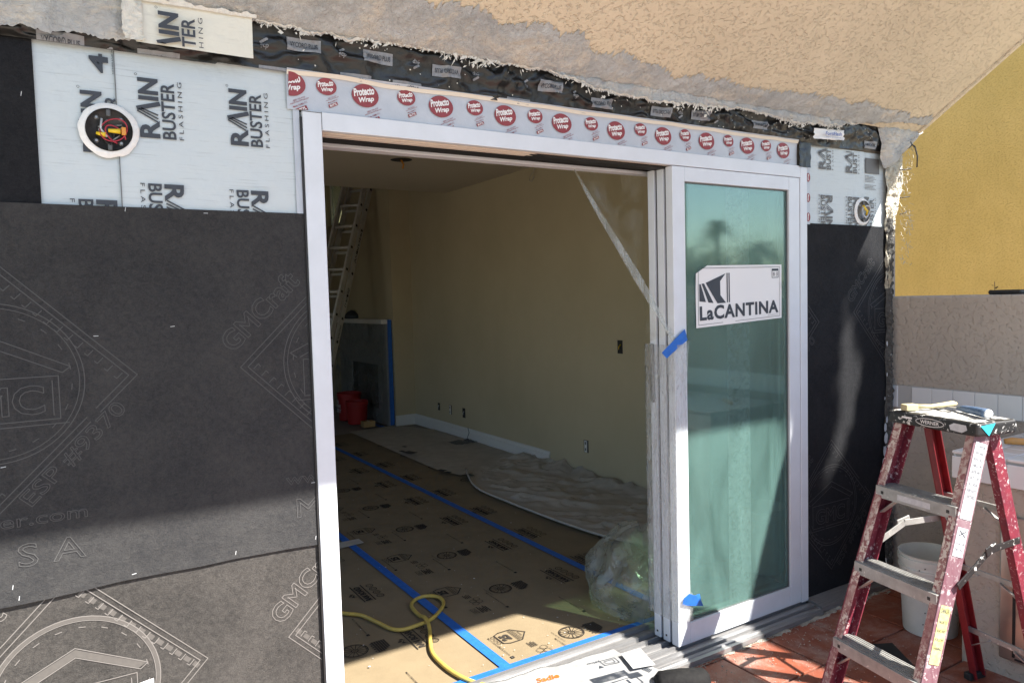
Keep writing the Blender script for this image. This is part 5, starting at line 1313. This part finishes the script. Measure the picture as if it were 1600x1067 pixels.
# ================================================================== BEHIND THE CAMERA (seen in the glass)
tag(MB().box(-30, 40, -16.2, -16, -.03, 1.95).build('yard_wall', 'stucco_beige'), 'long low garden wall across the yard, behind the viewer', 'wall')
def palm(px, py, dist, h_scale, label):
    g0 = at(px, py, 'y', .017); d = (g0-CAM).normalized(); d = Vector((d.x, -d.y, d.z)); c = g0+d*dist
    t = thing('palm_tree', label, 'palm', (c.x, c.y, 0))
    MB().tube([(c.x, c.y, 0), (c.x+.15, c.y, c.z*.5), (c.x, c.y, c.z)], [.28, .2, .17], 8).build('trunk', 'bark', t, smooth=True)
    fronds(MB(), c, 46, h_scale, .55, h_scale*.22).build('fronds', 'leaf', t)
palm(1120, 358, 60, 1.9, 'tall palm with a round crown reflected in the glass, on the left')
palm(1186, 392, 52, 2.2, 'lower spreading palm reflected in the glass, on the right')
def bush_tree(x, y, h, r, label, seed, n=9000):
    rnd = random.Random(seed); t = thing('tree', label, 'tree', (x, y, 0))
    MB().tube([(x, y, 0), (x+.1, y, h*.35), (x, y+.1, h*.6)], [.2, .16, .1], 8).build('trunk', 'bark', t, smooth=True)
    m = MB(); cl = [(x+rnd.uniform(-r, r)*.7, y+rnd.uniform(-r, r)*.7, h*.62+rnd.uniform(-.32, .34)*h) for _ in range(12)]
    for k in range(n):
        c = Vector(rnd.choice(cl))+Vector((rnd.gauss(0, 1), rnd.gauss(0, 1), rnd.gauss(0, .8)))*r*.27; s_ = rnd.uniform(.035, .075)
        a = Vector((rnd.gauss(0, 1), rnd.gauss(0, 1), rnd.gauss(0, 1))).normalized()*s_; b_ = a.cross(Vector((rnd.gauss(0, 1), rnd.gauss(0, 1), rnd.gauss(0, 1)))).normalized()*s_*.5
        m.add([c-a, c+b_, c+a, c-b_], [(0, 1, 2, 3)])
    m.build('crown', 'leaf', t)
for i, (x, y, h, r) in enumerate(((9, -20, 3.6, 2.2), (14, -20.5, 3.0, 2.0), (19, -19.5, 3.4, 2.4), (24, -21, 3.2, 2.2), (29, -21, 3.8, 2.6))):
    bush_tree(x, y, h, r, ['broad dark tree beyond the yard wall, nearest the house side', 'low round tree beyond the yard wall, second from the left', 'leafy tree in the middle of the row beyond the yard wall', 'fourth tree along the row beyond the yard wall', 'tallest tree at the right end of the row beyond the yard wall'][i], i)

# added unseen tree: gaps cut in its crown shape the sunlight on the wall
def sun_mask_tree():
    t = thing('tree', 'unseen leafy tree added out to the right to shape the sunlight', 'tree', (5.9, -6.6, 0)); rnd = random.Random(3)
    gaps = [[(3.61, 1.81), (3.90, 1.76), (4.3, 2.7), (3.66, 2.7)],
            [(3.515, 1.62), (3.545, 1.60), (3.60, 1.40), (3.665, 1.17), (3.60, .95), (3.52, .80), (3.42, .70), (3.30, .62), (3.33, .67), (3.44, .83), (3.475, 1.0), (3.46, 1.16), (3.50, 1.30)]]
    def inside(p, P_):
        c = False
        for (x0, y0), (x1, y1) in zip(P_, P_[1:]+P_[:1]):
            if (y0 > p[1]) != (y1 > p[1]) and p[0] < (x1-x0)*(p[1]-y0)/(y1-y0)+x0: c = not c
        return c
    m = MB(); n = 0
    while n < 7000:
        xf, zf = rnd.uniform(2.95, 4.35), rnd.uniform(-1.7, 2.25); xx = rnd.uniform(5.3, 6.3)
        if zf < -.35 and fractal(xf, zf, 3, 1.6, 2) > .28: continue
        if xf < 3.05+.12*noise.noise(Vector((1, zf*3, 2))): continue
        if any(inside((xf, zf), g_) for g_ in gaps): continue
        # keep leaf edges off the gaps
        if any(inside((xf+dx, zf+dz), g_) for g_ in gaps for dx, dz in ((.022, 0), (-.022, 0), (0, .035), (0, -.035))): continue
        k = (xx-xf)/.5; c = Vector((xx, -k, zf+1.32*k))
        if c.z < 3.4: n += .2; continue
        a = Vector((rnd.gauss(0, 1), rnd.gauss(0, 1), rnd.gauss(0, 1))).normalized()*rnd.uniform(.04, .085)
        b_ = a.cross(Vector((rnd.gauss(0, 1), rnd.gauss(0, 1), rnd.gauss(0, 1)))).normalized()*a.length*.55
        m.add([c-a, c+b_, c+a, c-b_], [(0, 1, 2, 3)]); n += 1
    m.build('crown', 'leaf', t)
    MB().tube([(5.9, -6.6, 0), (5.95, -6.2, 2.2), (5.85, -5.4, 4.4), (5.8, -4.9, 6.0)], [.22, .18, .13, .08], 9).build('trunk', 'bark', t, smooth=True)
    MB().tube([(5.95, -6.2, 2.2), (6.1, -5.0, 4.6), (5.9, -4.2, 6.6)], [.12, .08, .04], 7).build('limb', 'bark', t, smooth=True)
sun_mask_tree()
# repeats share a group
GR = {'sliding_door_panel': 'glazed panels of the sliding door', 'building_paper': 'black building paper sheets on the wall', 'rain_flashing': 'white printed flashing sheets', 'butyl_tape': 'printed butyl tapes round the frame',
      'blue_tape': 'pieces of blue masking tape', 'wall_outlet': 'electrical boxes in the beige wall', 'junction_box': 'round light boxes on the outside wall', 'floor_board_sheet': 'printed board sheets on the floor', 'palm_tree': 'palms in the yards', 'tree': 'trees beyond the yard wall'}
for o in list(COL.objects):
    k = o.name.split('.')[0]
    if o.parent is None and k in GR and 'label' in o: o['group'] = GR[k]
for o in COL.objects:
    if o.parent is None and 'bucket' == o.name.split('.')[0] and 'red' in o.get('label', ''): o['group'] = 'red buckets by the fireplace'
